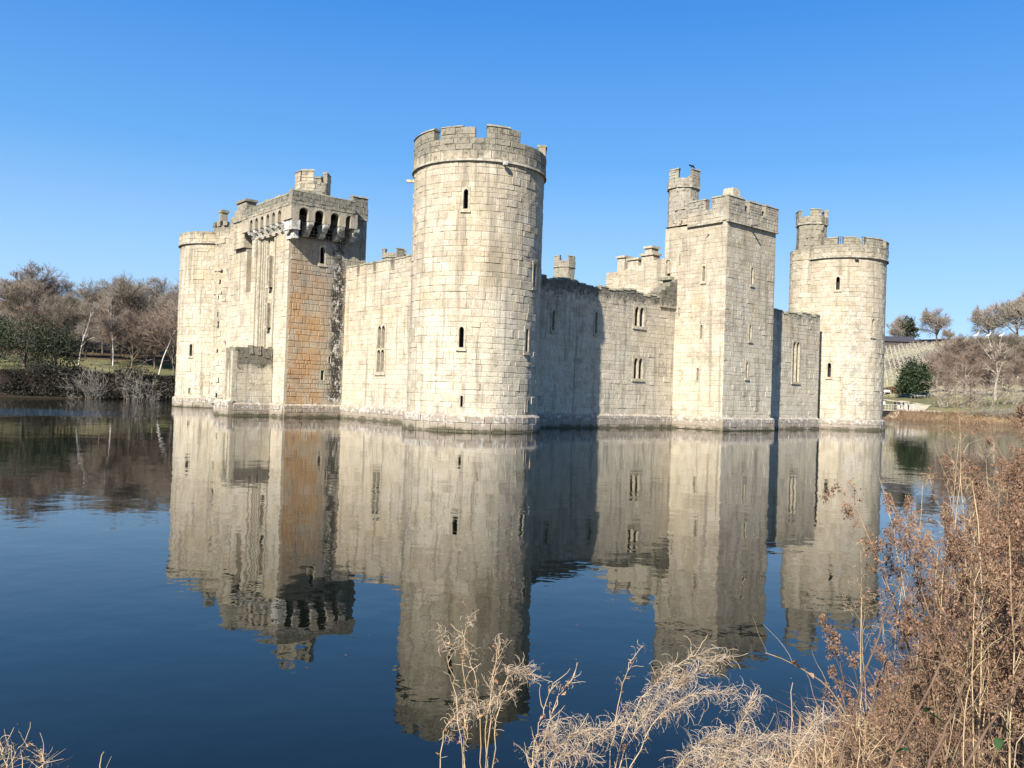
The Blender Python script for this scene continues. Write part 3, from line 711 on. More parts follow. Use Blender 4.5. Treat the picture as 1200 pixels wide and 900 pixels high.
# ---- ruined abutment in front of the gate tower
m = stone_mat('sandstone_ruin', top=4.0, topamt=.85, warm=.6, grey=.6, topcol=(.15, .135, .105)); mm2 = stone_mat('sandstone_ruin_joint', top=4.6, topamt=.85, mortar=True)
T = Castle('ruined_bridge_abutment', -6.8, 21.6, 'low ruined abutment with a dark broken top standing in the water before the gate tower', 'ruin', m, mm2)
SR, SF = Plane('u', 20.45), Plane('v', -8.35)
T.wall(SR, -8.35, -5.2, 1.0, 5.55, h=(.4, .52), wd=(.5, 1.0), top=lambda s: 5.5+.12*math.sin(s*3)); plinth(T, SR, -8.5, -5.2, 1.1, .15)
T.wall(SF, 20.45, 22.5, 1.0, 5.5, [(20.95, 21.55, 1.4, 4.9)], h=(.4, .52), wd=(.4, .6), top=lambda s: 5.6-(s-20.4)*.55)
T.wall(Plane('v', -7.9), 20.9, 21.6, 1.0, 5.0)
plinth(T, SF, 20.3, 23.4, 1.25, .5); T.wall(Plane('u', 22.5, 1), -8.35, -5.2, 1, 4.4)
mb = MB(); solid(mb, Plane('v', -8.5), 20.42, 20.85, -.3, 5.2, -.1, .3); mb.build('corner_shaft', M_frame, T.o)
mb = MB(); solid(mb, Plane('v', -8.45), 22.0, 22.4, -.3, 4.7, -.05, .3); mb.build('corner_shaft', M_frame, T.o)
mb = MB(); cap(mb, [(-8.3, 20.5), (-5.2, 20.5), (-5.2, 22.4), (-8.3, 22.4)], 4.9); mb.build('rubble_top', mm2, T.o)
for i in range(26):
    mb = MB(); uu = -8.2+3*random.random(); vv = random.choice((20.62, 20.7, 22.2)) if random.random() < .7 else 20.6+1.6*random.random()
    mb.box((*W(uu, vv), 5.05+.35*random.random()), (.5, .4, .7), rz(random.random()*3), random.random(), taper=.7); mb.build('rubble_stone', m, T.o)
T.finish(200)

# ---- buildings and turrets seen over the walls
m = stone_mat('sandstone_inner', top=15.8, topamt=.35, warm=.3, grey=.4); mm = stone_mat('sandstone_inner_joint', top=15.8, topamt=.3, mortar=True)
T = Castle('inner_range_wall', 24, 8, 'stepped sunlit inner wall with chimneys rising behind the east curtain beside the square tower', 'wall', m, mm)
SI = Plane('v', 24.0); tp = lambda s: 14.35+max(0, (9.5-s))*.13
cc = cuts(2.9, 10.85, .8)
for a, b in zip(cc[:-1], cc[1:]):
    mb = MB(); h_ = tp((a+b)/2)+random.uniform(-.08, .08); solid(mb, SI, a, b, 8, h_, 0, .9); mb.build('wall_section', mm, T.o); T.wall(SI, a, b, 8.5, h_, core=False)
T.wall(Plane('u', 10.85, 1), 24, 25, 8, 14.3)
for (a, b, z0, z1) in ((8.6, 9.5, 14.4, 15.85), (6.9, 8.2, 14.4, 15.5), (5.1, 6.5, 14.5, 15.75), (5.3, 6.1, 15.76, 16.4)):
    mb = MB(); solid(mb, SI, a, b, z0, z1-.2, .05, .95); solid(mb, SI, a-.12, b+.12, z1-.198, z1, -.08, 1.1); mb.build('chimney', M_frame, T.o)
T.finish(60)
T = Castle('round_tower', 47.66, 45.5, 'far corner tower showing only its battlemented turret over the dark-topped wall', 'tower', m, mm, 'round corner towers')
S = Cyl(47.66, 45.5, 4.4); T.wall(S, deg(S, 100), deg(S, 340), 1, 17.3); parapet(T, S, 0, deg(S, 359.9), 17.3, 18.4, [(deg(S, a), deg(S, a+28)) for a in range(0, 350, 40)], 19.2)
mb = MB(); cap(mb, [(47.66+4.1*math.cos(R(a)), 45.5+4.1*math.sin(R(a))) for a in range(0, 360, 10)], 17.6); mb.build('roof', M_roof, T.o)
turret(T, 48.8, 43.1, 1.55, 16, 20.8, 21.7, 22.5, (1, 3, 5, 7)); T.finish(60)
T = Castle('square_tower', 25, 47, 'far tower whose pale turret just clears the crenellated wall left of the nearest round tower', 'tower', m, mm)
SA, SBb = Plane('v', 21.5), Plane('u', 43.6); T.wall(SA, 43.6, 49.5, 1, 17.3); T.wall(SBb, 21.5, 28.5, 1, 17.3)
parapet(T, SBb, 21.5, 28.5, 17.3, 18.3, [(22, 24), (25, 27)], 18.9)
turret(T, 24.0, 49.2, 1.5, 12, 19.6, 20.2, 20.9, (2, 5, 7)); T.finish(60)
T = Castle('chimney_stack', -1, 43.3, 'slim chimney rising from the roof of the leftmost round tower, left of the gate tower', 'chimney', m, mm)
_m = MB(); _m.box((*W(-1.0, 43.3), 19.1), (.66, .66, 3.3), RC); T.core = _m
mb = MB(); mb.box((*W(-1.0, 43.3), 20.85), (.85, .85, .28), RC); mb.build('cap_stone', M_coping, T.o)
_m2 = Plane('v', -1.34); T.wall(_m2, 43.0, 43.6, 17.6, 20.7, core=False, h=(.3, .4), wd=(.4, .5)); T.finish(20)

# ------------------------------------------------------------------ land and water
def sm(x, a, b): t = np.clip((np.asarray(x, float)-a)/(b-a), 0, 1); return t*t*(3-2*t)
def wob(u, v): return .35*np.sin(u*.9+1)+.25*np.sin(v*1.3)+.2*np.sin(u*2.3+v*1.7)
def gcast(u, v):
    u = np.asarray(u, float); v = np.asarray(v, float); q = wob(u, v)
    a = u-124+q*.8; b = v-79+q*.8; c = -43.05-v+q*.35; d = -34.1-u-.35*np.maximum(v+41.5, -2)+q*.3
    n = -1.5+1.5*sm(a, -6, 0)+1.5*sm(a, -.3, 2)+3.5*sm(a, 2, 40)+np.clip(a-35, 0, 160)*.16+q*.05
    wst = -1.5+1.5*sm(b, -5, 0)+3.2*sm(b, -.5, 5)+3.0*sm(b, 5, 24)+np.clip(b-24, 0, 150)*.13+q*.08
    k = np.maximum(c, d)
    e = -1.2+1.2*sm(k, -2.5, 0)+.42*sm(k, -.1, .7)+.42*sm(k, .6, 2.6)+np.clip(k-10, 0, 400)*.02+.03*q
    return np.maximum(np.maximum(n, wst), e)
def w2c(x, y):
    dx = np.asarray(x, float)-C1[0]; dy = np.asarray(y, float)-C1[1]
    return dx*UX[0]+dy*UX[1], dx*VX[0]+dy*VX[1]
def gz(x, y): return float(gcast(*w2c(x, y)))
def ray(px, py):
    u = px-600; v = py-450; c, s_ = math.cos(R(ROLL)), math.sin(R(ROLL)); a = u*c+v*s_; b = -u*s_+v*c
    c, s_ = math.cos(R(PITCH)), math.sin(R(PITCH)); d = np.array([a/F_PX, 1., -b/F_PX])
    return np.array([d[0], d[1]*c-d[2]*s_, d[1]*s_+d[2]*c])
def pt(px, py, Y): d = ray(px, py); t = Y/d[1]; return np.array([d[0]*t, Y, d[2]*t+EYE])
def on_ground(px, Y):
    z = 2.
    for _ in range(4): py = 466-(z-EYE)/Y*F_PX+(px-600)*.033; p = pt(px, py, Y); z = gz(p[0], p[1])
    return np.array([p[0], Y, z])
def hit(px, py, Y0=100, Y1=420):
    for Y in np.arange(Y0, Y1, .5):
        p = pt(px, py, Y)
        if p[2] <= gz(p[0], p[1]): return p
    return p
def axis(parts): return np.unique(np.round(np.concatenate([np.arange(*p) for p in parts]), 3))
ua = axis([(-1500, -60, 120), (-60, -40, 2), (-40, -20, .3), (-20, 100, 6), (100, 116, 4), (116, 130, .7), (130, 170, 2), (170, 340, 6), (340, 2600, 150)])
va = axis([(-1500, -60, 120), (-60, -52, 2), (-52, -38, .3), (-38, 70, 6), (70, 86, .7), (86, 130, 2), (130, 260, 6), (260, 2600, 150)])
Ug, Vg = np.meshgrid(ua, va, indexing='ij'); Zg = gcast(Ug, Vg); P = W(Ug, Vg, Zg).reshape(-1, 3)
nu, nv = len(ua), len(va); ix = np.arange(nu*nv).reshape(nu, nv)
Fq = np.stack([ix[:-1, :-1], ix[1:, :-1], ix[1:, 1:], ix[:-1, 1:]], -1).reshape(-1, 4)
k = NT('ground_grass_and_soil', .95, .1); u_, v_ = k.uv(); z_ = k.z()
n1 = k.noise(.15, 5, .6); n2 = k.noise(2.5, 5, .7)
gr = k.mix(n2, (.095, .10, .045), (.165, .15, .08)); gr = k.mix(k.smooth(n1, .4, .65), gr, (.21, .19, .09))
br = k.mix(n2, (.16, .105, .055), (.30, .22, .13))
c = k.mix(k.smooth(z_, 1.5, 1.9), br, gr)
vine = k.mix(n2, (.25, .24, .13), (.33, .29, .17)); c = k.mix(k.smooth(k.math('ADD', u_, k.math('MULTIPLY', n1, 6)), 158, 166), c, vine)
wood = k.mix(n2, (.07, .05, .03), (.14, .10, .06)); c = k.mix(k.smooth(k.math('ADD', v_, k.math('MULTIPLY', n1, 8)), 101, 105), c, wood)
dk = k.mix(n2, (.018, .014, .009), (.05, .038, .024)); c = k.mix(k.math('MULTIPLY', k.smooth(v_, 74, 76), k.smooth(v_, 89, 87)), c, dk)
k.color(c); k.bump(n2, .6, .1)
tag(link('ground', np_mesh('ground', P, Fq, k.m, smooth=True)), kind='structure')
# moat
k = NT('moat_water', .015, .5); k.b.inputs['IOR'].default_value = 1.33; k.b.inputs['Specular Tint'].default_value = (1, .985, .95, 1)
dp = k.noise(.05, 3, .5); k.color(k.mix(dp, (.003, .005, .004), (.006, .008, .005)))
u_, v_ = k.uv(); bz = k.math('ADD', v_, k.math('MULTIPLY', k.math('SUBTRACT', k.noise(.04, 3, .5), .5), 26))
breeze = k.math('MAXIMUM', k.smooth(bz, 24, 46), k.smooth(k.math('ADD', u_, k.math('MULTIPLY', n1 if False else k.noise(.06, 3, .5, off=4), 24)), 80, 104))
h = k.math('ADD', k.math('MULTIPLY', k.noise(.45, 3, .5), .011), k.math('MULTIPLY', k.noise(2.4, 3, .5, off=7), .0022))
h = k.math('ADD', h, k.math('MULTIPLY', k.math('MULTIPLY', k.noise(3.4, 4, .6, off=2, vec=k.scaled((1.3, .8, 1))), breeze), .026))
pd = k.vm('MULTIPLY', k.vm('SUBTRACT', k.pos, (-38, 62, 0)).outputs[0], (1/13, 1/11, 0)).outputs[0]
ln = k.n.new('ShaderNodeVectorMath'); ln.operation = 'LENGTH'; k.l.new(pd, ln.inputs[0])
patch = k.smooth(k.math('ADD', ln.outputs['Value'], k.math('MULTIPLY', k.math('SUBTRACT', k.noise(.25, 3, .6, off=12), .5), 1.2)), 1.0, .5)
h = k.math('ADD', h, k.math('MULTIPLY', k.math('MULTIPLY', k.noise(5, 3, .6, off=22), patch), .05))
k.bump(h, 1.0, 1.0)
MO = 900
me = np_mesh('moat_water', W([-120, 132, 132, -120], [-46, -46, 84, 84], 0), [(0, 1, 2, 3)], k.m)
tag(link('moat_water', me), kind='structure')

# ------------------------------------------------------------------ bare trees
def bark(name, c1, c2): return plain(name, c1, c2, 1.5, bump=0)
B_brown = bark('bark_brown_twigs', (.26, .215, .16), (.17, .14, .105)); B_red = bark('bark_red_twigs', (.27, .205, .16), (.18, .135, .105))
B_grey = bark('bark_grey_twigs', (.31, .265, .21), (.21, .175, .14)); B_tr = bark('bark_trunk', (.17, .14, .105), (.09, .075, .06))
B_birch = bark('bark_white_birch', (.62, .58, .52), (.36, .33, .29)); B_dead = bark('bark_bleached_dead_wood', (.40, .34, .27), (.20, .165, .13))
def bare_tree(seed, tw=.06, H=13, spread=.75, trunk=.3, limbs=14, dense=1.0, r0=.22, t0=.3, twig=.022, up=.06, tw2=5):
    global rng
    keep = rng; rng = np.random.default_rng(seed)
    P0 = grow(np.zeros((1, 3)), np.array([[rng.normal(0, .06), rng.normal(0, .06), 1.]]), np.array([H*.8]), 9, tw); R0 = taper(np.array([r0]), 9, .25)
    S, D, L, r = sprout(P0, R0, limbs, t0, (28, 62), (.38*spread/.75, .62*spread/.75), np.array([H*.8]), .62, .1)
    P1 = grow(S, D, L, 7, .13, up); R1 = taper(r, 7, .25)
    S, D, L, r = sprout(P1, R1, int(9*dense), .2, (25, 62), (.38, .65), L, .6, .1); P2 = grow(S, D, L*1.15, 5, .12, up+.03); R2 = np.maximum(taper(r, 5, .3), twig)
    S, D, L, r = sprout(P2, R2, int(8*dense), .15, (20, 65), (.45, .85), L, .6, .12); P3 = grow(S, D, L*1.25, 3, .12, up+.1); R3 = np.maximum(taper(r, 3, .5), twig*.8)
    S, D, L, r = sprout(P3, R3, tw2, .1, (20, 65), (.45, .9), L, .7, .15); P4 = grow(S, D, L*1.25, 3, .14, up+.1); R4 = np.full((len(S), 3), twig*.42)
    a = join_np([tubes(P0, R0, 7), tubes(P1, R1, 5)]); b = join_np([tubes(P2, R2, 3), tubes(P3, R3, 3), ribbons(P4, R4*2)])
    rng = keep; return a, b
def scale_pl(a, s): return a
_protos = {}
def tree_proto(key, mats, **kw):
    a, b = bare_tree(**kw); _protos[key] = (np_mesh('trunk', *a, mats[0], smooth=True), np_mesh('crown', *b, mats[1]))
for i in range(4): tree_proto(('tall', i), (B_tr, (B_brown, B_red, B_grey, B_brown)[i]), seed=40+i, H=14, spread=.7, limbs=15, t0=.32)
for i in range(3): tree_proto(('round', i), (B_tr, (B_red, B_grey, B_brown)[i]), seed=60+i, H=10, spread=1.0, limbs=18, t0=.12, r0=.16, up=.03)
for i in range(2): tree_proto(('birch', i), (B_birch, B_grey), seed=80+i, H=13, spread=.5, limbs=12, t0=.35, r0=.13, tw2=3, dense=.8)
for i in range(2): tree_proto(('oak', i), (B_tr, B_grey), seed=90+i, H=13, spread=1.05, limbs=18, t0=.22, r0=.4, up=.02, dense=1.1, tw2=5, twig=.045)
def place_tree(key, p, s, label, group=None, cat='tree', name='bare_tree', rot=None, tilt=(0, 0)):
    o = thing(name, (p[0], p[1], p[2]-.15), label, cat, group); o.rotation_euler = (tilt[0], tilt[1], random.random()*6.28 if rot is None else rot)
    o.scale = (s[0], s[0], s[1]) if isinstance(s, tuple) else (s,)*3
    for nm, me in zip(('trunk', 'crown'), _protos[key]):
        c_ = bpy.data.objects.new(nm, me); COL.objects.link(c_); c_.parent = o
    return o
# west wood: three ranks of bare trees behind the left bank
tops = [(0, 330), (20, 320), (50, 328), (85, 334), (110, 330), (140, 328), (165, 331), (200, 331), (230, 318), (330, 330)]
def topy(x): return float(np.interp(x, [a for a, _ in tops], [b for _, b in tops]))
for rank, (Y, n, dy) in enumerate(((152, 15, 0), (142, 15, 9), (133, 12, 34))):
    for i in range(n):
        px = -45+i*(300/n)+random.uniform(-7, 7)
        if px > 250: continue
        p = on_ground(px, Y+random.uniform(-3, 3)); top = topy(px)+dy+random.uniform(-3, 9)
        H = pt(px, top, p[1])[2]-p[2]
        kind = ('tall', random.randrange(4)) if rank < 2 and random.random() < .75 else ('round', random.randrange(3))
        base = 13.5 if kind[0] == 'tall' else 9.6
        place_tree(kind, p, (H/base*random.uniform(.9, 1.1), H/base), f"{'tall upright' if kind[0] == 'tall' else 'low rounded'} {dict(tall=('brown', 'reddish', 'grey', 'dull brown'), round=('reddish', 'greyish', 'brown'))[kind[0]][kind[1]]} leafless tree, {('back', 'middle', 'front')[rank]} rank of the left bank wood, {('far left', 'left of centre', 'right of centre', 'beside the tower')[min(3, max(0, int((px+30)/65)))]}", 'leafless trees of the left wood')
for px, Y, top, til, lab in ((186, 131, 345, (0, .16), 'white-stemmed birch leaning right on the left bank beside the leftmost tower'), (14, 150, 314, (0, 0), 'tallest pale-stemmed tree at the far left edge of the wood'), (92, 128, 352, (0, .08), 'slim birch with pale forked trunk in the middle of the left wood'), (132, 131, 340, (0, .05), 'thin pale birch right of centre in the left wood')):
    p = on_ground(px, Y); H = pt(px, top, p[1])[2]-p[2]; place_tree(('birch', random.randrange(2)), p, (H/13, H/12.5), lab, name='birch_tree', tilt=til)

def leafy(n_cl, rad, leaves, size, seed, flat=1.0, base=.0, shell=.55):
    g = np.random.default_rng(seed); d = g.normal(0, 1, (n_cl, 3)); d /= np.linalg.norm(d, axis=1, keepdims=True); d[:, 2] = np.abs(d[:, 2])*1.0-.25*g.random(n_cl)
    c_ = d*np.array(rad)*(shell+(1-shell)*g.random((n_cl, 1))); cs = .2*min(rad)*(.6+g.random(n_cl))
    P_ = np.repeat(c_, leaves, 0)+g.normal(0, 1, (n_cl*leaves, 3))*np.repeat(cs, leaves)[:, None]*.75; P_[:, 2] *= flat; P_[:, 2] += base
    N = len(P_); A = g.normal(0, 1, (N, 3)); A /= np.linalg.norm(A, axis=1, keepdims=True); Bq = np.cross(A, g.normal(0, 1, (N, 3))); Bq /= np.linalg.norm(Bq, axis=1, keepdims=True)
    s_ = (size*(.6+.8*g.random(N)))[:, None]
    V = np.stack([P_-A*s_, P_+Bq*s_*.45, P_+A*s_, P_-Bq*s_*.45], 1).reshape(-1, 3)
    return V, np.arange(N*4).reshape(N, 4)
def leaf_mat(name, c1, c2, sc=.8):
    k = NT(name, .6, .3); n = k.noise(sc, 3, .6); k.color(k.mix(k.smooth(n, .35, .65), c1, c2)); return k.m
L_dark = leaf_mat('evergreen_leaves', (.016, .024, .009), (.045, .055, .022)); L_holly = leaf_mat('holly_leaves', (.014, .026, .01), (.04, .055, .022))
L_ivy = leaf_mat('shade_dark_thicket_leaves', (.010, .011, .006), (.028, .025, .014))  # shadow on the left bank is put into this near-black leaf colour
def evergreen(p, rad, label, seed, n_cl=170, lv=55, size=.2, mat=None, name='evergreen_tree', trunk_h=1.2, grp=None):
    o = thing(name, p, label, 'tree', grp)
    V, Fq = leafy(n_cl, rad, lv, size, seed, base=rad[2]*.42+trunk_h*.5); me = np_mesh('crown', V, Fq, mat or L_dark); c_ = bpy.data.objects.new('crown', me); COL.objects.link(c_); c_.parent = o
    P0 = grow(np.zeros((1, 3)), np.array([[0, 0, 1.]]), np.array([rad[2]*1.1]), 6, .06); R0 = taper(np.array([.25]), 6, .3)
    S, D, L, r = sprout(P0, R0, 12, .2, (30, 70), (.5, .8), np.array([rad[2]*1.1]), .5, .1); P1 = grow(S, D, L, 5, .12)
    v, f = join_np([tubes(P0, R0, 6), tubes(P1, taper(r, 5), 4)]); c_ = bpy.data.objects.new('trunk', np_mesh('trunk', v, f, B_tr, smooth=True)); COL.objects.link(c_); c_.parent = o
    return o
for px, Y, top, rw, lab, sd in ((-14, 119, 368, 6.0, 'dark evergreen at the left edge of the frame on the far bank', 1), (28, 117, 364, 4.6, 'tall dark evergreen on the left bank, second from the left edge', 2), (64, 118, 380, 3.4, 'spreading dark evergreen over the left bank grass', 3)):
    p = on_ground(px, Y); H = pt(px, top, Y)[2]-p[2]; evergreen(p, (rw, rw, H*.62), lab, sd, n_cl=95, lv=60, size=.13, trunk_h=1.4)
# dark thicket and bleached willow stems down the left bank
def thicket(name, label, pts, seed, mats, h=(1, 2.6), n=7, r=.035, lean=.5, cat='bush', vary=0):
    global rng
    keep = rng; rng = np.random.default_rng(seed); S = np.repeat(np.array(pts), n, 0); S[:, :2] += rng.normal(0, .5, (len(S), 2))
    D = np.stack([rng.normal(0, lean, len(S)), rng.normal(0, lean, len(S)), np.ones(len(S))], 1); L = rng.uniform(*h, len(S))*(1+vary*np.sin(S[:, 0]*.37+np.sin(S[:, 1]*.21)*2)*np.sin(S[:, 1]*.13+1))
    P0 = grow(S, D, L, 6, .16, -.03); R0 = taper(np.full(len(S), r), 6, .4)
    S, D, L2, r_ = sprout(P0, R0, 7, .15, (25, 75), (.3, .6), L, .6); P1 = grow(S, D, L2, 4, .2); R1 = taper(r_, 4, .5)
    S, D, L3, r_ = sprout(P1, R1, 3, .2, (25, 75), (.4, .8), L2, .7); P2 = grow(S, D, L3, 3, .2)
    v, f = join_np([tubes(P0, R0, 4), tubes(P1, R1, 3), ribbons(P2, np.full((len(P2), 3), r*.9))]); rng = keep
    return np_mesh(name, v, f, mats)
bp = []
for v_ in np.arange(-20, 95, .6):
    pass
for i in range(230):
    uu = -80+i*.68+random.uniform(-.3, .3); vv = 79.0+random.random()*4.5
    bp.append(W(uu, vv, float(gcast(uu, vv))-.1))
me = thicket('bank_thicket', '', bp, 3, plain('shade_dark_stems', (.05, .04, .03), (.03, .025, .02), bump=0), h=(1.0, 2.7), n=5, lean=.6, vary=.7); o = link('bank_thicket', me); tag(o, 'dark tangled thicket of bare stems covering the left bank down to the water', 'thicket', kind='stuff')  # stems coloured almost black to carry the shade of the bank
V = []; 
g = np.random.default_rng(5); N = 80000; uu = g.uniform(-80, 66, N); vv = 78.7+g.random(N)**1.2*5.6; zz = np.maximum(gcast(uu, vv), 0)+g.random(N)**1.3*(1.3-.7*g.random(N))*(1+.75*np.sin(uu*.35+np.sin(uu*.13)*3)); Pp = W(uu, vv, zz)
A = g.normal(0, 1, (N, 3)); A /= np.linalg.norm(A, axis=1, keepdims=True); Bq = np.cross(A, g.normal(0, 1, (N, 3))); Bq /= np.linalg.norm(Bq, axis=1, keepdims=True); s_ = g.uniform(.08, .2, (N, 1))
V = np.stack([Pp-A*s_, Pp+Bq*s_*.6, Pp+A*s_, Pp-Bq*s_*.6], 1).reshape(-1, 3)
tag(link('bank_bramble', np_mesh('bank_bramble', V, np.arange(N*4).reshape(N, 4), L_ivy)), 'low dark bramble and ivy under the thicket on the left bank', 'undergrowth', kind='stuff')
for j, (px, lab) in enumerate(((118, 'pale bleached willow bush at the left of the two on the left bank waterline'), (160, 'bleached straggling willow bush drooping to the water next to the leftmost tower'))):
    p = on_ground(px, 114); pts = [p+np.array([random.uniform(-2.5, 2.5), random.uniform(-.6, .6), 0]) for _ in range(6)]
    me = thicket('willow', '', pts, 10+j, plain('willow_bark', (.30, .27, .22), (.17, .15, .12), bump=0), h=(2.5, 7.0), n=3, r=.03, lean=.35); o = tag(link('willow_bush', me), lab, 'bush')
# undergrowth behind the left grass, closing the wood
bp = []
for i in range(360):
    uu = random.uniform(-90, 75); vv = random.uniform(103, 135); bp.append(W(uu, vv, float(gcast(uu, vv))-.1))
me = thicket('wood_undergrowth', '', bp, 4, B_brown, h=(2, 5.5), n=5, lean=.35, r=.03); tag(link('wood_undergrowth', me), 'brown brushwood filling the wood floor behind the strip of grass', 'undergrowth', kind='stuff')
# rough grass strip fence posts on the left bank
fo = thing('post_fence', on_ground(100, 122), 'thin post fence along the green strip on the left bank', 'fence')
pm = MB(); pm.box((0, 0, .6), (.12, .12, 1.3)); pme = np_mesh('post', np.concatenate(pm.v), pm.f, B_tr)
for i in range(16):
    p = on_ground(62+i*8.2, 121.5); c_ = link('post', pme, fo, keep=False); c_.location = Vector(p)-fo.location

# ------------------------------------------------------------------ north bank, hill and vineyard (right)
place = on_ground
for i in range(44):
    px = 1096+(i % 11)*15+random.uniform(-5, 5); Y = (222, 210, 198, 187)[i//11]+random.uniform(-4, 4); p = place(px, Y)
    top = np.interp(px, [1085, 1110, 1140, 1180, 1260], [432, 402, 398, 397, 392])+(0, 12, 28, 44)[i//11]+random.uniform(-3, 4)
    H = pt(px, top, p[1])[2]-p[2]; kd = ('round', random.choice((0, 2, 0, 0)))
    place_tree(kd, p, (H/9.6*1.15, H/9.6), f"rounded {('reddish', 'greyish', 'brown')[kd[1]]} leafless tree, {('uppermost', 'second', 'third', 'lowest')[i//11]} row of the right copse, {('left end', 'middle', 'right end')[min(2, (i % 11)//4)]}", 'trees of the right copse')
for px, Y, top, lab in ((1098, 330, 368, 'broad solitary oak on the skyline of the vineyard hill'), (1058, 335, 375, 'smaller bare tree on the skyline left of the broad oak'),
                        (1160, 300, 366, 'bare grey tree on the skyline behind the right copse'), (1192, 290, 356, 'large bare tree on the skyline at the right edge'), (1215, 280, 352, 'bare skyline tree just past the right edge'),
                        (1112, 322, 388, 'low bare bush-like tree just right of the broad skyline oak'), (1047, 330, 386, 'low scrubby tree by the dark roof on the hill')):
    p = place(px, Y); H = pt(px, top, Y)[2]-p[2]; place_tree(('oak', random.randrange(2)), p, (H/12*1.0, H/12), lab, name='skyline_tree')
p = place(1065, 333); evergreen(p, (3.5, 3.5, 8), 'small dark conifer on the skyline between the bare tree and the broad oak', 31, n_cl=50, lv=40, size=.4)
p = place(1071, 190); evergreen(p, (3.3, 3.3, 6.2), 'round dark evergreen tree standing on the lawn below the vineyard', 21, n_cl=190, lv=70, size=.24, mat=L_holly, trunk_h=0)
# vineyard rows running up the hill
kp = plain('vine_wood', (.50, .46, .38), (.34, .30, .22), 2, bump=0)
for i in range(26):
    a = place(1000+i*5.2, 215); b_ = hit(1030+i*4.6, 402+0.1*i, 215, 420) if False else None
    uu0 = 176; vv0 = 30+i*3.1
    o = thing('vine_row', W(uu0, vv0, float(gcast(uu0, vv0))), 'pale trellised row of vines running up the hillside, '+('nearest the rightmost tower' if i < 6 else 'above the round evergreen' if i < 14 else 'towards the copse' if i < 20 else 'behind the copse'), 'vineyard row', 'rows of vines on the hill')
    us_ = np.arange(uu0, 288, 3.0); Q = W(us_, vv0+np.zeros_like(us_), gcast(us_, vv0+0*us_)); mb = MB(); org = np.array(list(o.location))
    for q in Q: mb.box(q-org+[0, 0, .8], (.14, .14, 1.7), RC)
    c_ = mb.build('posts', kp); c_.parent = o
    n_ = 1400; t = rng.random(n_)*(len(us_)-1); k0 = np.minimum(t.astype(int), len(us_)-2); q = Q[k0]+(Q[k0+1]-Q[k0])*(t-k0)[:, None]-org; q[:, 2] += rng.uniform(.5, 1.6, n_)
    D = np.stack([rng.normal(0, .3, n_)+UX[0], rng.normal(0, .3, n_)+UX[1], rng.normal(0, .7, n_)], 1); Pn = grow(q, D, rng.uniform(.5, 1.3, n_), 3, .1)
    v_, f_ = ribbons(Pn, np.full((n_, 3), .05)); c_ = link('vines', np_mesh('vines', v_, f_, kp)); c_.parent = o
# dark roofed barn and hedge on the ridge
p = place(1040, 322); o = thing('barn', p, 'long low dark building on the hill ridge behind the rightmost tower', 'building')
mb = MB(); mb.box((-4, 0, 1.2), (26, 6, 2.4)); c_ = mb.build('wall', plain('barn_wall', (.10, .08, .07))); c_.parent = o
mb = MB(); mb.add([(-17.5, -3.5, 2.4), (9.5, -3.5, 2.4), (9.5, 3.5, 2.4), (-17.5, 3.5, 2.4), (-17.5, 0, 4.6), (9.5, 0, 4.6)], [(0, 1, 5, 4), (2, 3, 4, 5), (1, 2, 5), (3, 0, 4), (3, 2, 1, 0)]); c_ = mb.build('roof', plain('barn_roof', (.06, .06, .07))); c_.parent = o
# clipped brown hedge, path, picnic tables, sign, sluice bridge and people
def strip(name, pts, wid, mat, dz=.05):
    P = []
    pts = [np.array(p) for p in pts]
    for a, b in zip(pts[:-1], pts[1:]):
        for t in np.linspace(0, 1, 12, endpoint=False): P.append(a+(b-a)*t)
    P.append(pts[-1]); P = np.array(P); T_ = np.gradient(P, axis=0); T_ /= np.linalg.norm(T_, axis=1, keepdims=True); S_ = np.stack([-T_[:, 1], T_[:, 0], 0*T_[:, 0]], 1)
    ws = np.interp(np.linspace(0, 1, len(P)), np.linspace(0, 1, len(wid)), wid); V = []
    for p, s_, w_ in zip(P, S_, ws):
        for q in (-.5, 0, .5): r_ = p+s_*w_*q; V.append((r_[0], r_[1], gz(r_[0], r_[1])+dz))
    Fs = [(3*i+j, 3*i+j+1, 3*i+j+4, 3*i+j+3) for i in range(len(P)-1) for j in (0, 1)]
    return link(name, np_mesh(name, V, Fs, mat, smooth=True))
M_path = plain('sandy_path', (.50, .44, .32), (.40, .34, .24), 1.2)
a = hit(1020, 467.5); b = hit(1052, 470.5); c = hit(1076, 474.5); d = hit(1066, 482)
tag(strip('path', [a, b, c], (1.6, 1.8, 2.6), M_path), kind='structure'); tag(strip('path', [c, d, d+np.array([-6, -2, 0])], (5, 5, 6), M_path, .09), kind='structure')
p0 = hit(1036, 462); p1 = hit(1077, 459.5); L_hedge = leaf_mat('beech_hedge_leaves', (.20, .12, .07), (.13, .10, .05), 2)
t = g.random(9000); Pp = p0+(p1-p0)*t[:, None]+np.stack([g.normal(0, .3, 9000), g.normal(0, .3, 9000), 0*t], 1)
Pp[:, 2] = [gz(a_, b_) for a_, b_ in Pp[:, :2]]; Pp[:, 2] += g.random(9000)*1.5
A = g.normal(0, 1, (9000, 3))*.1; Bq = g.normal(0, 1, (9000, 3))*.07
tag(link('beech_hedge', np_mesh('beech_hedge', np.stack([Pp-A, Pp+Bq, Pp+A, Pp-Bq], 1).reshape(-1, 3), np.arange(36000).reshape(-1, 4), L_hedge)), 'low russet brown hedge at the foot of the vineyard behind the lawn', 'hedge')
M_wood = plain('grey_timber', (.42, .38, .32), (.28, .25, .2), 4); M_white = plain('white_paint', (.62, .61, .58), (.5, .49, .46), 4, rough=.6)
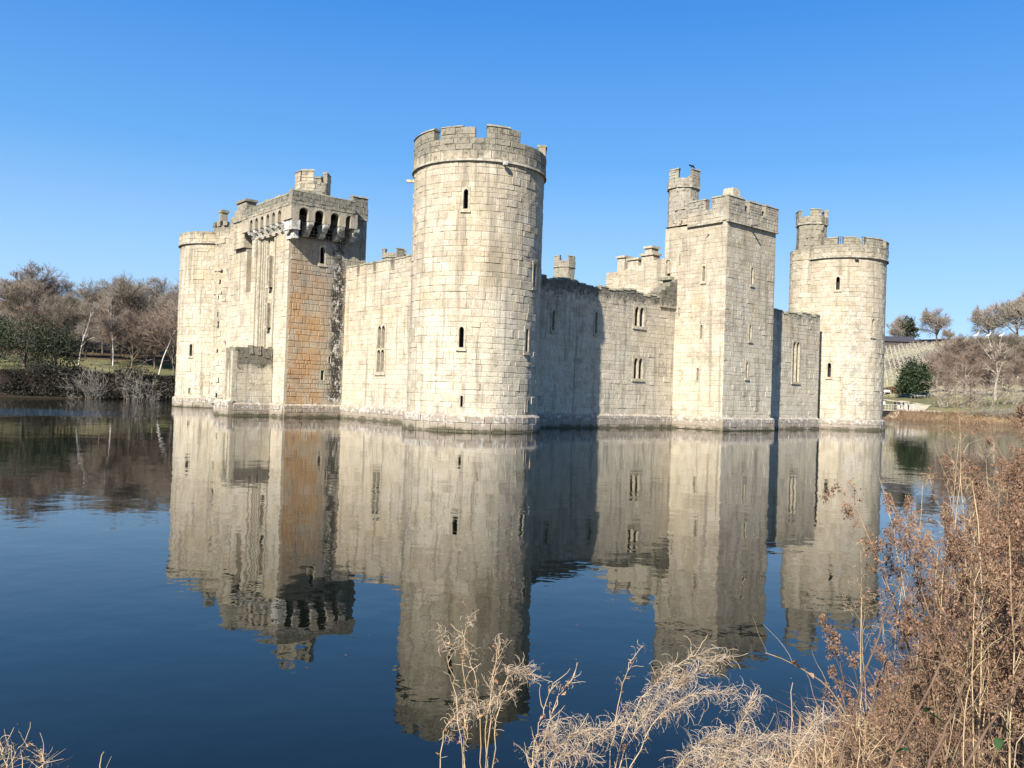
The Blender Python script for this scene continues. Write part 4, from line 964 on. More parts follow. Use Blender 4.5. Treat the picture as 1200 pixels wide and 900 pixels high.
def picnic(p, rot, label):
    o = thing('picnic_table', p, label, 'table', 'picnic tables on the far lawn'); Rm = np.array(rz(rot))
    def part(nm, bs):
        mb = MB()
        for c_, s_, r_ in bs: mb.box(Rm@np.array(c_), s_, Rm@np.array(r_) if r_ is not None else Rm)
        q = mb.build(nm, M_white if nm == 'table_top' else M_wood); q.parent = o
    part('table_top', [((0, y, .75), (1.9, .15, .05), None) for y in (-.34, -.17, 0, .17, .34)])
    for y in (-.75, .75): part('bench', [((0, y, .45), (1.9, .28, .05), None)])
    for x in (-.7, .7):
        for sgn in (-1, 1):
            a_ = .45*sgn; r_ = [[1, 0, 0], [0, math.cos(a_), -math.sin(a_)], [0, math.sin(a_), math.cos(a_)]]; part('leg', [((x, .42*sgn, .37), (.06, .09, .86), r_)])
picnic(hit(1073, 467), .3, 'left picnic table on the far lawn below the evergreen'); picnic(hit(1079, 467.5), -.2, 'middle picnic table on the far lawn'); picnic(hit(1092, 466), .5, 'right picnic table near the copse')
p = hit(1086, 463); o = thing('notice_board', p, 'upright white notice board on the far lawn beside the evergreen', 'sign'); mb = MB(); mb.box((0, 0, 1.3), (1.0, .08, 1.9), rz(.3)); c_ = mb.build('board', M_white); c_.parent = o
mb = MB(); mb.box((-.42, -.2, .8), (.1, .1, 1.8)); mb.box((.42, .1, .8), (.1, .1, 1.8)); c_ = mb.build('posts', M_wood); c_.parent = o
p = hit(1040, 462); o = thing('lawn_bench', p, 'small white bench before the russet hedge near the rightmost tower', 'bench')
for nm, c_, s_ in (('seat', (0, 0, .45), (1.6, .45, .06)), ('backrest', (0, .22, .8), (1.6, .06, .45)), ('leg', (-.7, 0, .22), (.08, .4, .42)), ('leg', (.7, 0, .22), (.08, .4, .42))):
    mb = MB(); mb.box(c_, s_); q = mb.build(nm, M_white); q.parent = o
# sluice bridge: deck between the round tower's edge and the pale abutment
pb = pt(1051, 487.5, 163.8); dirb = np.array([-1., .12, 0]); dirb /= np.linalg.norm(dirb); o = thing('timber_bridge', (pb[0], pb[1], 0), 'timber footbridge with grey railings over dark sluice openings, right of the rightmost tower', 'bridge')
ang = math.atan2(dirb[1], dirb[0]); Rb = np.array(rz(ang))
def bpart(nm, bs, mat):
    mb = MB()
    for c_, s_ in bs: mb.box(Rb@np.array(c_), s_, Rb, random.random())
    q = mb.build(nm, mat); q.parent = o; return q
DZ = 1.75
bpart('deck', [((6, 0, DZ), (12, 1.8, .16))], M_wood); bpart('top_rail', [((6, sgn*.85, DZ+1.05), (12, .09, .12)) for sgn in (-1, 1)], M_wood); bpart('mid_rail', [((6, sgn*.85, DZ+.6), (12, .07, .08)) for sgn in (-1, 1)], M_wood)
for i in range(11):
    for sgn in (-1, 1): bpart('railing_post', [((.2+i*1.15, sgn*.86, DZ+.55), (.11, .11, 1.1))], M_wood)
for i in range(6):
    for sgn in (-1, 1): bpart('pile', [((.6+i*2.2, sgn*.7, .5), (.22, .22, 2.6))], M_wood)
bpart('sluice_shade_sheet', [((6, .95, .5), (12, .1, 2.2))], M_dark)  # near-black sheet stands in for the shade in the openings under the deck
M_ab = plain('abutment_concrete', (.46, .42, .35), (.33, .29, .23), 1.5)
mb = MB(); q0 = pt(1049, 487, 164); 
mb.add([(q0[0]-.3, 162.4, -.4), (q0[0]+10, 162.7, -.4), (q0[0]+10, 169, -.4), (q0[0]-.3, 169, -.4), (q0[0]+.3, 163.2, 1.95), (q0[0]+9, 163.6, 1.9), (q0[0]+9, 169, 1.95), (q0[0]+.3, 169, 1.95)], BOXF and [(0, 1, 5, 4), (1, 2, 6, 5), (2, 3, 7, 6), (3, 0, 4, 7), (4, 5, 6, 7)])
tag(mb.build('bridge_abutment', M_ab), 'pale sloping stone abutment at the right end of the timber footbridge', 'abutment')
def person(p, face, shirt, legs, label, H=1.72, seated=False):
    bmn = bpy.data.meshes.new('body'); J = [(0, 0, .93), (0, 0, 1.15), (0, 0, 1.38), (0, 0, 1.5), (0, 0, 1.62), (0, .01, 1.7), (.1, 0, .88), (.11, .03, .5), (.11, 0, .08), (.12, -.14, .03), (-.1, 0, .88), (-.11, .02, .5), (-.11, .02, .08), (-.12, -.12, .03),
         (.19, 0, 1.4), (.24, .03, 1.12), (.2, -.12, .92), (.19, -.17, .85), (-.19, 0, 1.4), (-.25, .02, 1.12), (-.2, -.1, .9), (-.19, -.15, .83)]
    E_ = [(0, 1), (1, 2), (2, 3), (3, 4), (4, 5), (0, 6), (6, 7), (7, 8), (8, 9), (0, 10), (10, 11), (11, 12), (12, 13), (2, 14), (14, 15), (15, 16), (16, 17), (2, 18), (18, 19), (19, 20), (20, 21)]
    rad = [.16, .15, .17, .06, .1, .085, .1, .07, .05, .045, .1, .07, .05, .045, .075, .05, .04, .035, .075, .05, .04, .035]
    bmn.from_pydata([tuple(c_*H/1.78 for c_ in j) for j in J], E_, []); b = bpy.data.objects.new('body', bmn); COL.objects.link(b)
    md = b.modifiers.new('skin', 'SKIN'); 
    for v_, r_ in zip(bmn.skin_vertices[0].data if bmn.skin_vertices else [], rad): v_.radius = (r_, r_)
    if not bmn.skin_vertices:
        pass
    b.modifiers.new('sub', 'SUBSURF').levels = 1; b.modifiers['sub'].render_levels = 1
    dg = bpy.context.evaluated_depsgraph_get(); me = bpy.data.meshes.new_from_object(b.evaluated_get(dg)); bpy.data.objects.remove(b)
    skin_m = PM['skin']; me.materials.clear()
    for mt in (skin_m, shirt, legs, PM['hair']): me.materials.append(mt)
    for f_ in me.polygons:
        z = f_.center.z*1.78/H; f_.material_index = 3 if z > 1.68 or (z > 1.58 and f_.center.y > .05) else 0 if z > 1.47 or (z < .93 and abs(f_.center.x) > .16 and z > .7) else 2 if z < .93 else 1
        f_.use_smooth = True
    o = thing('person', p, label, 'person'); c_ = bpy.data.objects.new('body', me); COL.objects.link(c_); c_.parent = o; o.rotation_euler.z = face; return o
PM = {k_: plain('cloth_'+k_, c_, bump=0) for k_, c_ in dict(skin=(.48, .30, .22), hair=(.06, .04, .03), black=(.03, .03, .035), navy=(.03, .04, .09), white=(.7, .7, .7), grey=(.25, .25, .27), red=(.35, .06, .05)).items()}
pp = lambda x, Y=165: (lambda q: np.array([q[0], q[1], max(gz(q[0], q[1]), 1.95)]))(pt(x, 485, Y))
person(pp(1036, 163.9), .3, PM['white'], PM['black'], 'person in a white top at the left on the timber footbridge')
person(pp(1048.5, 163.9), .2, PM['black'], PM['navy'], 'person in dark clothes, leftmost of the four beside the footbridge end')
person(pp(1053, 164.2), -.5, PM['navy'], PM['white'], 'person in navy top and pale trousers, second of four by the footbridge')
person(pp(1058.5, 163.9), .9, PM['black'], PM['grey'], 'person in a black coat and grey trousers, third of four by the footbridge')
person(pp(1064.5, 164.4), -1.2, PM['grey'], PM['black'], 'person in a grey coat, rightmost of the four by the footbridge', 1.66)
o = thing('railing', pp(1056, 166.5), 'short white post railing in front of the people by the footbridge', 'railing')
for i in range(6):
    mb = MB(); mb.box((-1.4+i*.75, 0, .5), (.09, .09, 1.05)); c_ = mb.build('post', M_white); c_.parent = o
mb = MB(); mb.box((.4, 0, 1.0), (4.0, .07, .09)); c_ = mb.build('rail', M_white); c_.parent = o
# brown reedy waterline of the north bank
N = 30000; uu = 124.6+g.normal(0, .9, N); vv = g.uniform(-60, 60, N); zz = np.maximum(gcast(uu, vv), -.1); S_ = W(uu, vv, zz); D = np.stack([g.normal(0, .3, N), g.normal(0, .3, N), np.ones(N)], 1)
Pn = grow(S_, D, g.uniform(.2, .6, N), 3, .12); v_, f_ = ribbons(Pn, np.full((N, 3), .05))
tag(link('bank_reeds', np_mesh('bank_reeds', v_, f_, plain('dry_reed', (.24, .16, .10), (.15, .10, .06), 1, bump=0))), 'russet dead reeds along the far right waterline', 'reeds', kind='stuff')
bp = [W(124.5+random.uniform(0, 3), vv_, 1.2) for vv_ in np.arange(-40, 18, .5)]
tag(link('waterside_scrub', thicket('scrub', '', bp, 6, B_grey, h=(.8, 2.4), n=5, lean=.5)), 'grey waterside scrub along the far right bank', 'scrub', kind='stuff')
for j, (px, Y, hh, lab) in enumerate(((1112, 170, (3, 6.5), 'bleached tangled bush at the water edge left of the dead tree'), (1143, 168, (4, 8.5), 'tall bleached twiggy bush just left of the dead tree'), (1188, 168, (3, 6), 'bleached tangled bush right of the dead tree'))):
    p = on_ground(px, Y); pts = [p+np.array([random.uniform(-2.6, 2.6), random.uniform(-.8, .8), -.1]) for _ in range(6)]
    tag(link('bleached_bush', thicket('bleached_bush', '', pts, 50+j, B_dead, h=hh, n=4, r=.06, lean=.5)), lab, 'bush')
# dead tree with three white birds
p = on_ground(1166, 176); top = pt(1166, 402, 176)[2]
tree_proto('dead', (B_dead, B_dead), seed=123, H=(top-p[2])*1.12, spread=.55, limbs=16, t0=.25, r0=.36, dense=.6, tw2=1, twig=.05, up=.0, tw=.2)
place_tree('dead', p, 1.0, 'bleached dead tree with broken limbs behind the brown weeds, three white birds on top', name='dead_tree', rot=1.0)
def perch(px, py, label):
    q = pt(px, py, 176); o = thing('egret', (q[0], q[1], q[2]), label, 'bird', 'white birds on the dead tree')
    bmn = bpy.data.meshes.new('b'); J = [(0, 0, .42), (.16, 0, .5), (.3, 0, .62), (.33, 0, .8), (.4, 0, .9), (.56, 0, .88), (-.22, 0, .34), (-.42, 0, .24), (.02, .05, .3), (.02, .05, 0), (.02, -.05, .3), (.02, -.05, 0)]
    bmn.from_pydata(J, [(0, 1), (1, 2), (2, 3), (3, 4), (4, 5), (0, 6), (6, 7), (0, 8), (8, 9), (0, 10), (10, 11)], []); b = bpy.data.objects.new('b', bmn); COL.objects.link(b); b.modifiers.new('skin', 'SKIN')
    for v_, r_ in zip(bmn.skin_vertices[0].data, (.16, .14, .07, .05, .06, .015, .12, .04, .03, .02, .03, .02)): v_.radius = (r_, r_)
    b.modifiers.new('s', 'SUBSURF').levels = 1; me = bpy.data.meshes.new_from_object(b.evaluated_get(bpy.context.evaluated_depsgraph_get())); bpy.data.objects.remove(b); me.materials.clear(); me.materials.append(M_white)
    c_ = bpy.data.objects.new('body', me); COL.objects.link(c_); c_.parent = o; o.scale = (1.35,)*3; o.rotation_euler.z = random.choice((0, 3.1))
    # the branch it sits on
    return q
qs = [perch(1143.5, 396, 'leftmost white bird perched over the dead tree'), perch(1158, 396, 'middle white bird perched on the dead tree'), perch(1173.5, 396, 'rightmost white bird perched on the dead tree')]
ctr = pt(1166, 425, 176); Pn = []
for q in qs:
    m_ = (ctr+q)/2+np.array([0, 0, -.6]); tt = np.linspace(0, 1, 8)[:, None]; Pn.append((1-tt)**2*ctr+2*tt*(1-tt)*m_+tt**2*(q+np.array([0, 0, -.02])))
Pn = np.array(Pn); Pn[:, 1:-1] += rng.normal(0, .08, Pn[:, 1:-1].shape); v_, f_ = tubes(Pn, np.linspace(.14, .05, 8)[None].repeat(3, 0), 5)
dt = [o_ for o_ in bpy.data.objects if o_.name.startswith('dead_tree')][0]
c_ = link('upper_limb', np_mesh('upper_limb', v_-np.array(p)+np.array([0, 0, .15]), f_, B_dead)); c_.parent = dt; c_.matrix_parent_inverse = Matrix.Rotation(-1.0, 4, 'Z')
# flying bird by the square tower turret
q = pt(811.5, 195, 66); o = thing('flying_bird', q, 'dark bird in flight over the stair turret of the square tower', 'bird')
mb = MB(); mb.add([(-.2, 0, 0), (0, -.05, .04), (.2, 0, 0), (0, .06, .03), (0, 0, -.05), (.26, 0, .01)], [(0, 1, 2, 3), (0, 4, 1), (1, 4, 2), (2, 4, 3), (3, 4, 0), (1, 5, 3)]); c_ = mb.build('body', PM['black']); c_.parent = o
for sgn, rr in ((-1, .15), (1, -.5)):
    mb = MB(); mb.add([(.08, 0, .02), (-.08, 0, .02), (.1, 0, .0), (.02, sgn*.2, .12+rr*.1), (-.12, sgn*.2, .11+rr*.1), (-.08, sgn*.42, .04+rr*.3), (0, sgn*.1, -.02)], [(0, 3, 4, 1), (3, 5, 4), (0, 6, 3), (6, 1, 4)]); c_ = mb.build('wing', PM['black']); c_.parent = o
o.rotation_euler = (0, -.5, -.9)

# ------------------------------------------------------------------ near bank: dried weeds, grass and canes
def dry(name, c1, c2, sc=9):
    k = NT(name, .75, .25); n = k.noise(sc, 3, .6); k.color(k.mix(k.smooth(n, .3, .7), c1, c2)); return k.m
D_stem = dry('dry_weed_stems', (.33, .225, .145), (.14, .09, .055)); D_seed = dry('dry_seed_heads', (.29, .175, .108), (.10, .058, .036), 14); D_pale = dry('pale_straw', (.50, .385, .235), (.30, .21, .12), 7)
D_fluff = dry('silvery_dry_strands', (.46, .375, .275), (.27, .20, .14), 25); D_leaf = dry('withered_leaf', (.40, .25, .13), (.24, .13, .07), 20); D_green = dry('bramble_green', (.022, .055, .015), (.045, .085, .03), 12)
D_cane = dry('brown_cane', (.17, .11, .07), (.09, .055, .035), 5)
def bits(P, size, g):                                   # small curled scraps: two joined quads each
    N = len(P); A = g.normal(0, 1, (N, 3)); A /= np.linalg.norm(A, axis=1, keepdims=True); Bq = np.cross(A, g.normal(0, 1, (N, 3))); Bq /= np.linalg.norm(Bq, axis=1, keepdims=True); C_ = np.cross(A, Bq)
    s_ = (size*(.45+g.random(N)))[:, None]
    V = np.stack([P-A*s_, P+Bq*s_*.5+C_*s_*.2, P+A*s_*.2, P-Bq*s_*.5+C_*s_*.2, P+A*s_-C_*s_*.5], 1).reshape(-1, 3); b = np.arange(N)[:, None]*5
    return V, np.concatenate([b+np.array([[0, 1, 2, 3]]), b+np.array([[1, 4, 3, 2]])])
def weed_proto(seed, H=1.0, br=16, sub=6, bit=5, bsz=.011, curl=.2, r0=.0042, sm_=None):
    global rng
    keep = rng; rng = np.random.default_rng(seed)
    P0 = grow(np.zeros((1, 3)), np.array([[rng.normal(0, .12), rng.normal(0, .12), 1.]]), np.array([H]), 10, .07); R0 = taper(np.array([r0]), 10, .35)
    S, D, L, r = sprout(P0, R0, br, .22, (20, 50), (.14, .32), np.array([H]), .55, .1); P1 = grow(S, D, L, 7, curl*.9, .02); R1 = taper(r, 7, .4)
    S, D, L, r = sprout(P1, R1, sub, .15, (25, 75), (.25, .55), L, .6, .0); P2 = grow(S, D, L, 4, curl*1.4, -.02); R2 = np.maximum(taper(r, 4, .6), .0007)
    S, D, L, r = sprout(P2, R2, 3, .2, (30, 80), (.3, .7), L, .8, .0); P3 = grow(S, D, L, 3, curl*1.6, -.03)
    a = join_np([tubes(P0, R0, 6), tubes(P1, R1, 4), tubes(P2, R2, 3), ribbons(P3, np.full((len(P3), 3), .0011))])
    C_ = np.concatenate([P3[:, -1], P2[:, -1], P1[:, -1]]); q = np.repeat(C_, bit, 0)+rng.normal(0, .007, (len(C_)*bit, 3)); b = bits(q, bsz, rng)
    rng = keep; return np_mesh('stems', *a, sm_, smooth=True), np_mesh('seed_heads', *b, D_seed)
WP = [weed_proto(200+i, br=(9, 12, 8, 12, 9, 14)[i], sub=(6, 6, 7, 5, 5, 6)[i], bit=(5, 5, 4, 7, 1, 5)[i], bsz=(.0056, .0062, .005, .007, .0045, .0058)[i], curl=.26, r0=(.004, .005, .0035, .0045, .0032, .0055)[i], sm_=(D_stem, D_pale, D_stem, D_cane, D_pale, D_stem)[i]) for i in range(6)]
# outline of the mass: height over the bank as a function of the bearing
def mass_top(px): return float(np.interp(px, [930, 975, 1000, 1040, 1070, 1100, 1130, 1160, 1200, 1300], [850, 830, 800, 720, 660, 610, 560, 530, 505, 480]))
cnt = 0
for i in range(2400):
    if cnt >= 200: break
    Y = random.uniform(3.3, 7.5); px = 1010+340*random.random()**.85; q = on_ground(px, Y)
    if q[2] < .12: continue
    zt = pt(px, mass_top(px)+random.uniform(0, 110), Y)[2]; H = zt-q[2]
    if H < .35 or (px < 1075 and random.random() < .5): continue
    H = min(H, 2.1); cnt += 1
    KS = random.choice((0, 1, 2, 3, 3, 5, 3, 0, 4, 2, 5)); kindw = ('slender brown weed', 'bushy pale-stemmed weed', 'wiry brown weed', 'dark seed-laden weed', 'bare straw-coloured weed', 'stout branching weed')[KS]
    wherew = ('at the tangle\'s left fringe', 'in the middle of the tangle', 'right of the tangle\'s middle', 'at the tangle\'s right end')[min(3, max(0, int((px-1010)/65)))]; deepw = 'close to the viewer' if Y < 4.3 else 'midway back' if Y < 5.6 else 'back by the water'
    o = thing('dried_weed', (q[0], q[1], q[2]-.03), f'{kindw} {wherew}, {deepw}', 'plant', 'dried weeds tangled on the near bank')
    o.scale = (H*random.uniform(.6, .8), H*random.uniform(.6, .8), H); o.rotation_euler = (random.uniform(-.14, .14), random.uniform(-.28, .06), random.random()*6.28)
    k_ = KS
    for nm, me in zip(('stems', 'seed_heads'), WP[k_]):
        c_ = bpy.data.objects.new(nm, me); COL.objects.link(c_); c_.parent = o
        if nm == 'seed_heads': c_['kind'] = 'stuff'
for px, Y, top, til, lab in ((1098, 5.2, 505, -.03, 'tall pale sparse stalk standing left of the weed tangle against the water'), (1062, 5.4, 560, -.05, 'lone sparse dried stalk left of the pale tall one'), (1040, 5.0, 610, -.1, 'sparse dark-tipped stalk at the left fringe of the tangle'),
                             (1125, 5.6, 478, .02, 'very tall thin stalk crossing the far bank at the right'), (1172, 5.0, 462, .0, 'tallest weed stalk rising before the dead tree'), (1012, 4.6, 640, -.16, 'leftmost sparse stalk leaning left over the water')):
    q = on_ground(px, Y); H = pt(px, top, Y)[2]-q[2]; o = thing('weed_stalk', q-np.array([0, 0, .03]), lab, 'plant'); o.scale = (H*.75, H*.75, H); o.rotation_euler = (0, til, random.random()*6)
    for nm, me in zip(('stems', 'seed_heads'), WP[4]): c_ = bpy.data.objects.new(nm, me); COL.objects.link(c_); c_.parent = o
# dry grass mound
def mound(n, xr, yr, hl, wd, mat, name, label, flat=.7, dz=.0):
    X = rng.uniform(*xr, n); Y = rng.uniform(*yr, n); z = gcast(*w2c(X, Y)); ok = z > .05; X, Y, z = X[ok], Y[ok], z[ok]; n = len(X)
    S = np.stack([X, Y, z+rng.random(n)*dz-.02], 1); D = np.stack([rng.normal(0, flat, n), rng.normal(0, flat, n), np.ones(n)*.8], 1); P = grow(S, D, rng.uniform(*hl, n), 6, .16, -.16)
    P[..., 2] = np.maximum(P[..., 2], .02); v, f = ribbons(P, np.linspace(1, .25, 6)[None]*rng.uniform(*wd, (n, 1))); return tag(link(name, np_mesh(name, v, f, mat)), label, 'grass', kind='stuff')
mound(20000, (.2, 6.5), (2.6, 8), (.14, .42), (.003, .008), D_pale, 'dry_grass', 'matted straw coloured dry grass covering the near bank at the right', dz=.16)
mound(15000, (1.4, 6.5), (2.6, 8), (.15, .5), (.003, .007), D_seed, 'dead_bracken', 'darker brown dead litter among the straw on the near bank', dz=.2)
mound(7000, (-4, .4), (1.2, 4.6), (.15, .4), (.003, .007), D_pale, 'verge_grass', 'straw coloured grass on the near bank at the lower left', dz=.05)
# brown canes with green bramble leaves
def bez(pts, K=14):
    pts = [np.array(p, float) for p in pts]; t = np.linspace(0, 1, K)[:, None]
    if len(pts) == 3: return (1-t)**2*pts[0]+2*t*(1-t)*pts[1]+t**2*pts[2]
    return (1-t)**3*pts[0]+3*t*(1-t)**2*pts[1]+3*t*t*(1-t)*pts[2]+t**3*pts[3]
def leaf_mesh(p, d, up, L, Wd, tooth=True):
    d = np.array(d, float); d /= np.linalg.norm(d); s_ = np.cross(d, up); s_ /= np.linalg.norm(s_); n_ = np.cross(s_, d); V = [p]; K = 7
    for i in range(1, K):
        t = i/K; w_ = Wd*math.sin(math.pi*t**.8)*(1+(.12 if i % 2 else -.08)); c_ = p+d*L*t-n_*L*.25*t*t; V += [c_-s_*w_+n_*w_*.35, c_, c_+s_*w_+n_*w_*.35]
    V.append(p+d*L-n_*L*.28); Fs = [(0, 2, 1), (0, 3, 2)]
    for i in range(K-2): a = 1+3*i; Fs += [(a, a+1, a+4, a+3), (a+1, a+2, a+5, a+4)]
    a = 1+3*(K-2); e = len(V)-1; Fs += [(a, a+1, e), (a+1, a+2, e)]
    return V, Fs
def cane(pts, r, label, leaves=(), name='woody_cane', side=5, twigs=True, mat=None, lm=None, lsz=(.05, .02)):
    P = bez(pts); P[1:-1] += rng.normal(0, .0035, P[1:-1].shape); o = thing(name, P[0], label, 'plant'); og = P[0].copy(); Pa = (P-og)[None]; Rr = np.linspace(r, r*.5, len(P))[None]
    parts = [tubes(Pa, Rr, 7)]
    if twigs:
        S, D, L, r_ = sprout(Pa, Rr, side, .3, (25, 60), (.12, .3), np.array([np.linalg.norm(P[-1]-P[0])]), .45); P1 = grow(S, D, L, 6, .15); parts.append(tubes(P1, taper(r_, 6, .4), 4))
    v, f = join_np(parts); c_ = link('stem', np_mesh('stem', v, f, mat or D_cane, smooth=True)); c_.parent = o
    for t_ in leaves:
        q = Pa[0][int(t_*(len(P)-1))]; mb = MB(); V, Fs = leaf_mesh(q, rng.normal(0, 1, 3)*[1, .4, .6]+[0, -.5, -.2], np.array([0, .3, 1.]), lsz[0]*random.uniform(.8, 1.3), lsz[1]); mb.add(V, Fs); l_ = mb.build('leaf', lm or D_green, smooth=True); l_.parent = o
    return o
cane([pt(975, 930, 3.0), pt(1000, 820, 3.1), pt(1035, 720, 3.3), pt(1062, 668, 3.4)], .005, 'long smooth brown cane leaning right, leftmost in front of the tangle', side=3)
cane([pt(1010, 960, 2.8), pt(1060, 870, 2.9), pt(1085, 800, 3.0), pt(1148, 700, 3.3)], .006, 'thick reddish cane crossing the lower right tangle', ())
cane([pt(1062, 980, 2.5), pt(1080, 900, 2.6), pt(1120, 840, 2.8), pt(1135, 790, 2.9)], .006, 'stout brown cane at the bottom of the tangle', ())
cane([pt(1095, 980, 2.5), pt(1120, 900, 2.6), pt(1160, 850, 2.7), pt(1200, 790, 2.9)], .006, 'stout brown cane at the lower right corner of the tangle', ())
for j, (px, py, Y) in enumerate(((1082, 818, 2.9), (1165, 832, 2.8), (1062, 862, 2.7))):
    q = pt(px, py, Y); o = cane([on_ground(px+10, Y+.1), (on_ground(px+10, Y)+q)/2+np.array([.03, 0, .1]), q], .003, ('bramble shoot with dark green leaves left of the thick cane', 'bramble shoot with drooping dark green leaves at the lower right', 'short bramble shoot with a folded green leaf at the bottom')[j],
        (.99, .95, .9)[:2 if j != 1 else 3], 'bramble', twigs=False, lsz=(.05, .015))
for (x0, y0, x1, y1, Y) in ((1130, 690, 1150, 665, 3.4), (1118, 795, 1155, 772, 2.9), (1000, 905, 1010, 700, 3.3), (1110, 560, 1135, 520, 4.2), (1060, 640, 1030, 560, 4.4), (1090, 740, 1100, 640, 4), (1150, 760, 1165, 640, 3.8), (1180, 900, 1200, 860, 2.6)):
    a, b = pt(x0, y0, Y), pt(x1, y1, Y*1.03); gq = on_ground(x0+20, Y); cane([gq, (gq+a)/2+[0, 0, .1], a, b], .0028, 'thin pale broken stalk poking out of the brown tangle', name='broken_stalk', side=3, mat=D_pale)['group'] = 'pale broken stalks'
# rosebay plants gone to strands
def strands(P, n, L, curl, g, droop=-.10, w=.0011):
    K = len(P); t = g.random(n)*(K-1.001); i = t.astype(int); f = (t-i)[:, None]; S = P[i]*(1-f)+P[i+1]*f; T_ = P[i+1]-P[i]; T_ /= np.linalg.norm(T_, axis=1, keepdims=True)+1e-9
    Q = g.normal(0, 1, (n, 3)); Q[:, 0] += .3; D = T_*.8+Q*.55; D /= np.linalg.norm(D, axis=1, keepdims=True); ax = g.normal(0, 1, (n, 3)); ax /= np.linalg.norm(ax, axis=1, keepdims=True)
    KK = 8; PP = np.zeros((n, KK, 3)); PP[:, 0] = S; st = (L*g.uniform(.4, 1.2, n)/(KK-1))[:, None]
    for k_ in range(1, KK):
        PP[:, k_] = PP[:, k_-1]+D*st; D = D+np.cross(ax, D)*curl*g.uniform(.6, 1.4, (n, 1)); D[:, 2] += droop; D /= np.linalg.norm(D, axis=1, keepdims=True)
    return ribbons(PP, np.full((n, KK), w))
def rosebay(root, stems, label):
    g = np.random.default_rng(int(abs(root[0])*1000)+5); o = thing('rosebay_willowherb', root, label, 'plant'); og = np.array(root)
    st = []; fl = []; lv = []
    for (pts, n, L, fr) in stems:
        P = bez([root]+[pt(*q) for q in pts], 22); P[2:-1] += g.normal(0, .0045, P[2:-1].shape); P = P-og; st.append(tubes(P[None], np.linspace(.0026, .0009, 22)[None], 5))
        k0 = int(22*(1-fr)); 
        if n: fl.append(strands(P[k0:], int(n*.5), L*1.3, .45, g)); fl.append(strands(P[max(2, k0-8):], n//8, L*.7, .3, g))
        q = P[g.integers(8, 21, 6)]; q = np.repeat(q, 2, 0)+g.normal(0, .006, (12, 3)); lv.append(bits(q, .008, g))
        S, D, L_, r_ = sprout(P[None], np.full((1, 22), .0024), 6, .5, (20, 50), (.08, .22), np.array([.7]), .5, .0); P1 = grow(S, D, L_, 6, .2, -.02); st.append(tubes(P1, taper(r_, 6, .5), 3))
        if n: fl.append(strands(P1.reshape(-1, 3)[:12], n//5, L*.7, .35, g))
    for nm, gm, mt in (('stems', st, D_pale), ('strands', fl, D_fluff), ('withered_leaves', lv, D_leaf)):
        if gm: c_ = link(nm, np_mesh(nm, *join_np(gm), mt)); c_.parent = o; c_['kind'] = 'stuff' if nm != 'stems' else 'part'
        if gm and nm == 'stems': del c_['kind']
    return o
G = on_ground
def rt(px, Y): q = pt(px, 1000, Y); return np.array([q[0], Y, max(gz(q[0], Y), .3)])
rosebay(rt(555, 2.7), [([(548, 860, 2.8), (540, 770, 2.85), (548, 722, 2.85)], 60, .045, .14), ([(552, 850, 2.8), (530, 790, 2.8), (518, 742, 2.8)], 110, .05, .22), ([(575, 860, 2.8), (562, 800, 2.85), (540, 745, 2.9)], 90, .05, .2)], 'tall thin willowherb with sparse curled strands, leftmost at the bottom centre')
rosebay(rt(580, 2.75), [([(568, 840, 2.8), (575, 790, 2.8), (585, 745, 2.85)], 70, .05, .2), ([(570, 850, 2.8), (580, 755, 2.8), (622, 790, 2.85)], 260, .06, .3), ([(565, 870, 2.8), (560, 800, 2.8), (600, 812, 2.8)], 160, .05, .35)], 'willowherb with a curling silvery plume beside the front tower reflection')
rosebay(rt(530, 2.8), [([(505, 880, 2.9), (510, 820, 2.9), (558, 835, 2.9)], 180, .05, .35), ([(540, 900, 2.8), (550, 860, 2.8), (545, 810, 2.8)], 90, .05, .25)], 'low willowherb with an arched drooping stem at the bottom centre')
rosebay(rt(640, 2.7), [([(620, 880, 2.75), (640, 830, 2.8), (672, 794, 2.85)], 45, .03, .12), ([(590, 900, 2.7), (640, 850, 2.75), (648, 800, 2.8)], 30, .03, .1), ([(600, 930, 2.6), (620, 880, 2.7), (655, 845, 2.7)], 200, .055, .3)], 'sparse willowherb with bare upright tips right of the front tower reflection')
rosebay(rt(650, 2.55), [([(600, 880, 2.6), (660, 840, 2.65), (712, 862, 2.7)], 480, .07, .45), ([(610, 900, 2.55), (640, 870, 2.6), (690, 885, 2.6)], 320, .06, .45), ([(640, 900, 2.6), (680, 850, 2.65), (735, 850, 2.7)], 120, .06, .2)], 'low spreading willowherb heaped with pale strands at the bottom centre')
rosebay(rt(690, 2.7), [([(700, 860, 2.8), (745, 815, 2.85), (850, 770, 3.0)], 620, .075, .5), ([(705, 850, 2.8), (745, 790, 2.9), (832, 762, 3.0)], 330, .07, .4), ([(715, 860, 2.8), (770, 800, 2.85), (862, 812, 2.95)], 420, .075, .4), ([(715, 880, 2.8), (720, 790, 2.85), (752, 758, 2.9)], 20, .03, .1)], 'large willowherb with the biggest silvery plume leaning right over the blue water')
rosebay(rt(760, 2.6), [([(760, 900, 2.65), (800, 840, 2.7), (880, 872, 2.8)], 620, .075, .55), ([(770, 920, 2.6), (850, 850, 2.7), (935, 865, 2.8)], 640, .08, .55), ([(790, 930, 2.6), (830, 880, 2.65), (900, 890, 2.7)], 480, .07, .55)], 'broad heap of pale willowherb strands just left of the straw bank')
rosebay(rt(860, 2.7), [([(850, 860, 2.8), (870, 830, 2.85), (885, 815, 2.9)], 160, .06, .35), ([(900, 900, 2.7), (950, 850, 2.8), (960, 842, 2.85)], 240, .06, .5), ([(880, 920, 2.7), (850, 870, 2.8), (845, 885, 2.8)], 260, .06, .5)], 'small willowherb clump between the pale heap and the straw bank')
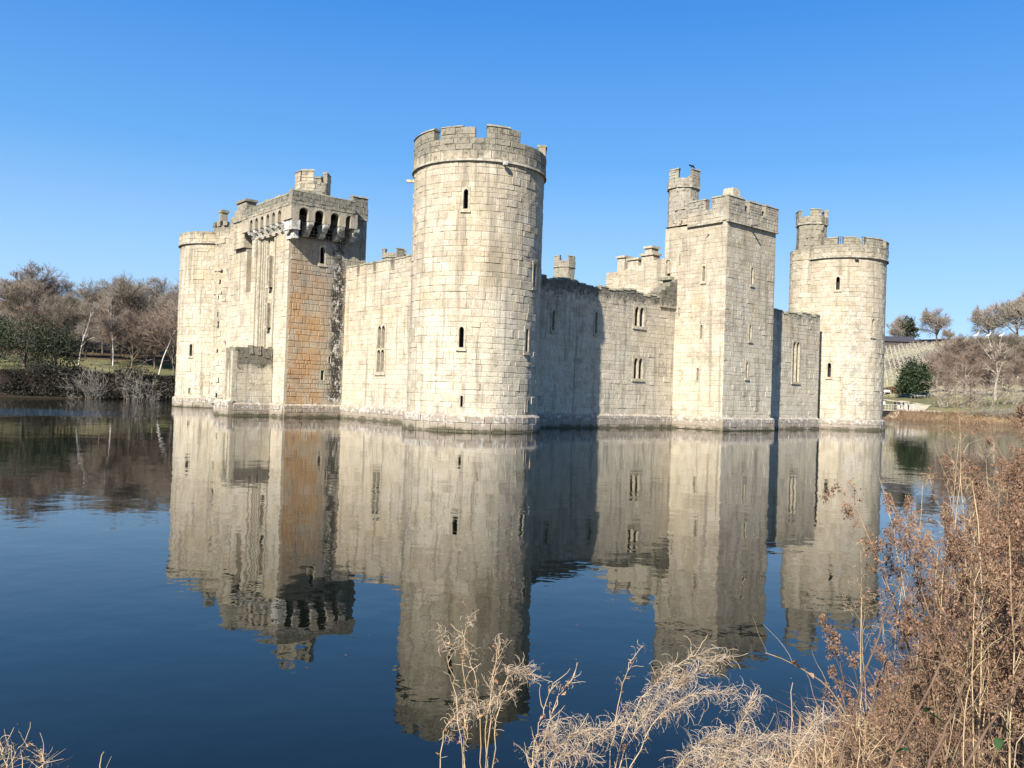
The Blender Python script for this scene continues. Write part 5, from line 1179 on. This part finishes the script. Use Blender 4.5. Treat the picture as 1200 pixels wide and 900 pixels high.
cane([G(1030, 3.6), pt(1010, 830, 3.5), pt(980, 790, 3.4), pt(897, 765, 3.3)], .0035, 'thin arching stalk with hanging brown leaves over the blue water', (.95, .9, .88, .85, .8), 'arching_stalk', side=4, mat=D_pale, lm=D_leaf, lsz=(.03, .012))
cane([G(926, 3.4), pt(926, 870, 3.3), pt(929, 800, 3.3)], .003, 'single upright pale reed at the edge of the straw bank', (), 'upright_reed', twigs=False, mat=D_pale)
for x, y0, y1, X1 in ((937, 838, 905, 965), (957, 828, 850, 975), (965, 822, 842, 960)):
    a = pt(x, y0, 3.3); gq = G(x, 3.3); cane([gq, (gq+a)/2, a, a+np.array([.001, 0, .002])], .0028, 'snapped straw reed on the straw bank edge', (), 'snapped_reed', twigs=False, mat=D_pale)['group'] = 'snapped reeds on the straw bank'
rosebay(rt(20, 2.6), [([(-20, 880, 2.6), (20, 850, 2.65), (52, 884, 2.7)], 8, .03, .2), ([(0, 920, 2.5), (20, 870, 2.6), (-10, 868, 2.6)], 60, .04, .4), ([(60, 920, 2.6), (55, 890, 2.65), (48, 880, 2.7)], 60, .03, .3)], 'small arching dried plant at the lower left corner')
cane([rt(108, 2.5), pt(112, 905, 2.5), pt(122, 881, 2.55)], .0028, 'single pale straw stem sticking up near the lower left corner', (), 'straw_stem', twigs=False, mat=D_pale)

# fallen leaves and scraps drifting by the near bank
N = 110; X = rng.uniform(-1.5, 7, N); Y = rng.uniform(5, 16, N); Z = np.full(N, .006); ok = gcast(*w2c(X, Y)) < -.02; Pf = np.stack([X, Y, Z], 1)[ok]; Pf[:, :2] += np.sin(Pf[:, :2]*2)*.3
th = rng.uniform(0, 6.28, len(Pf)); A = np.stack([np.cos(th), np.sin(th), 0*th], 1)*rng.uniform(.006, .014, (len(Pf), 1)); Bq = np.stack([-A[:, 1], A[:, 0], 0*th], 1)*.5
tag(link('floating_leaves', np_mesh('floating_leaves', np.stack([Pf-A, Pf+Bq, Pf+A, Pf-Bq], 1).reshape(-1, 3), np.arange(len(Pf)*4).reshape(-1, 4), D_leaf)), 'scattered brown leaves floating on the moat near the bank', 'leaves', kind='stuff')
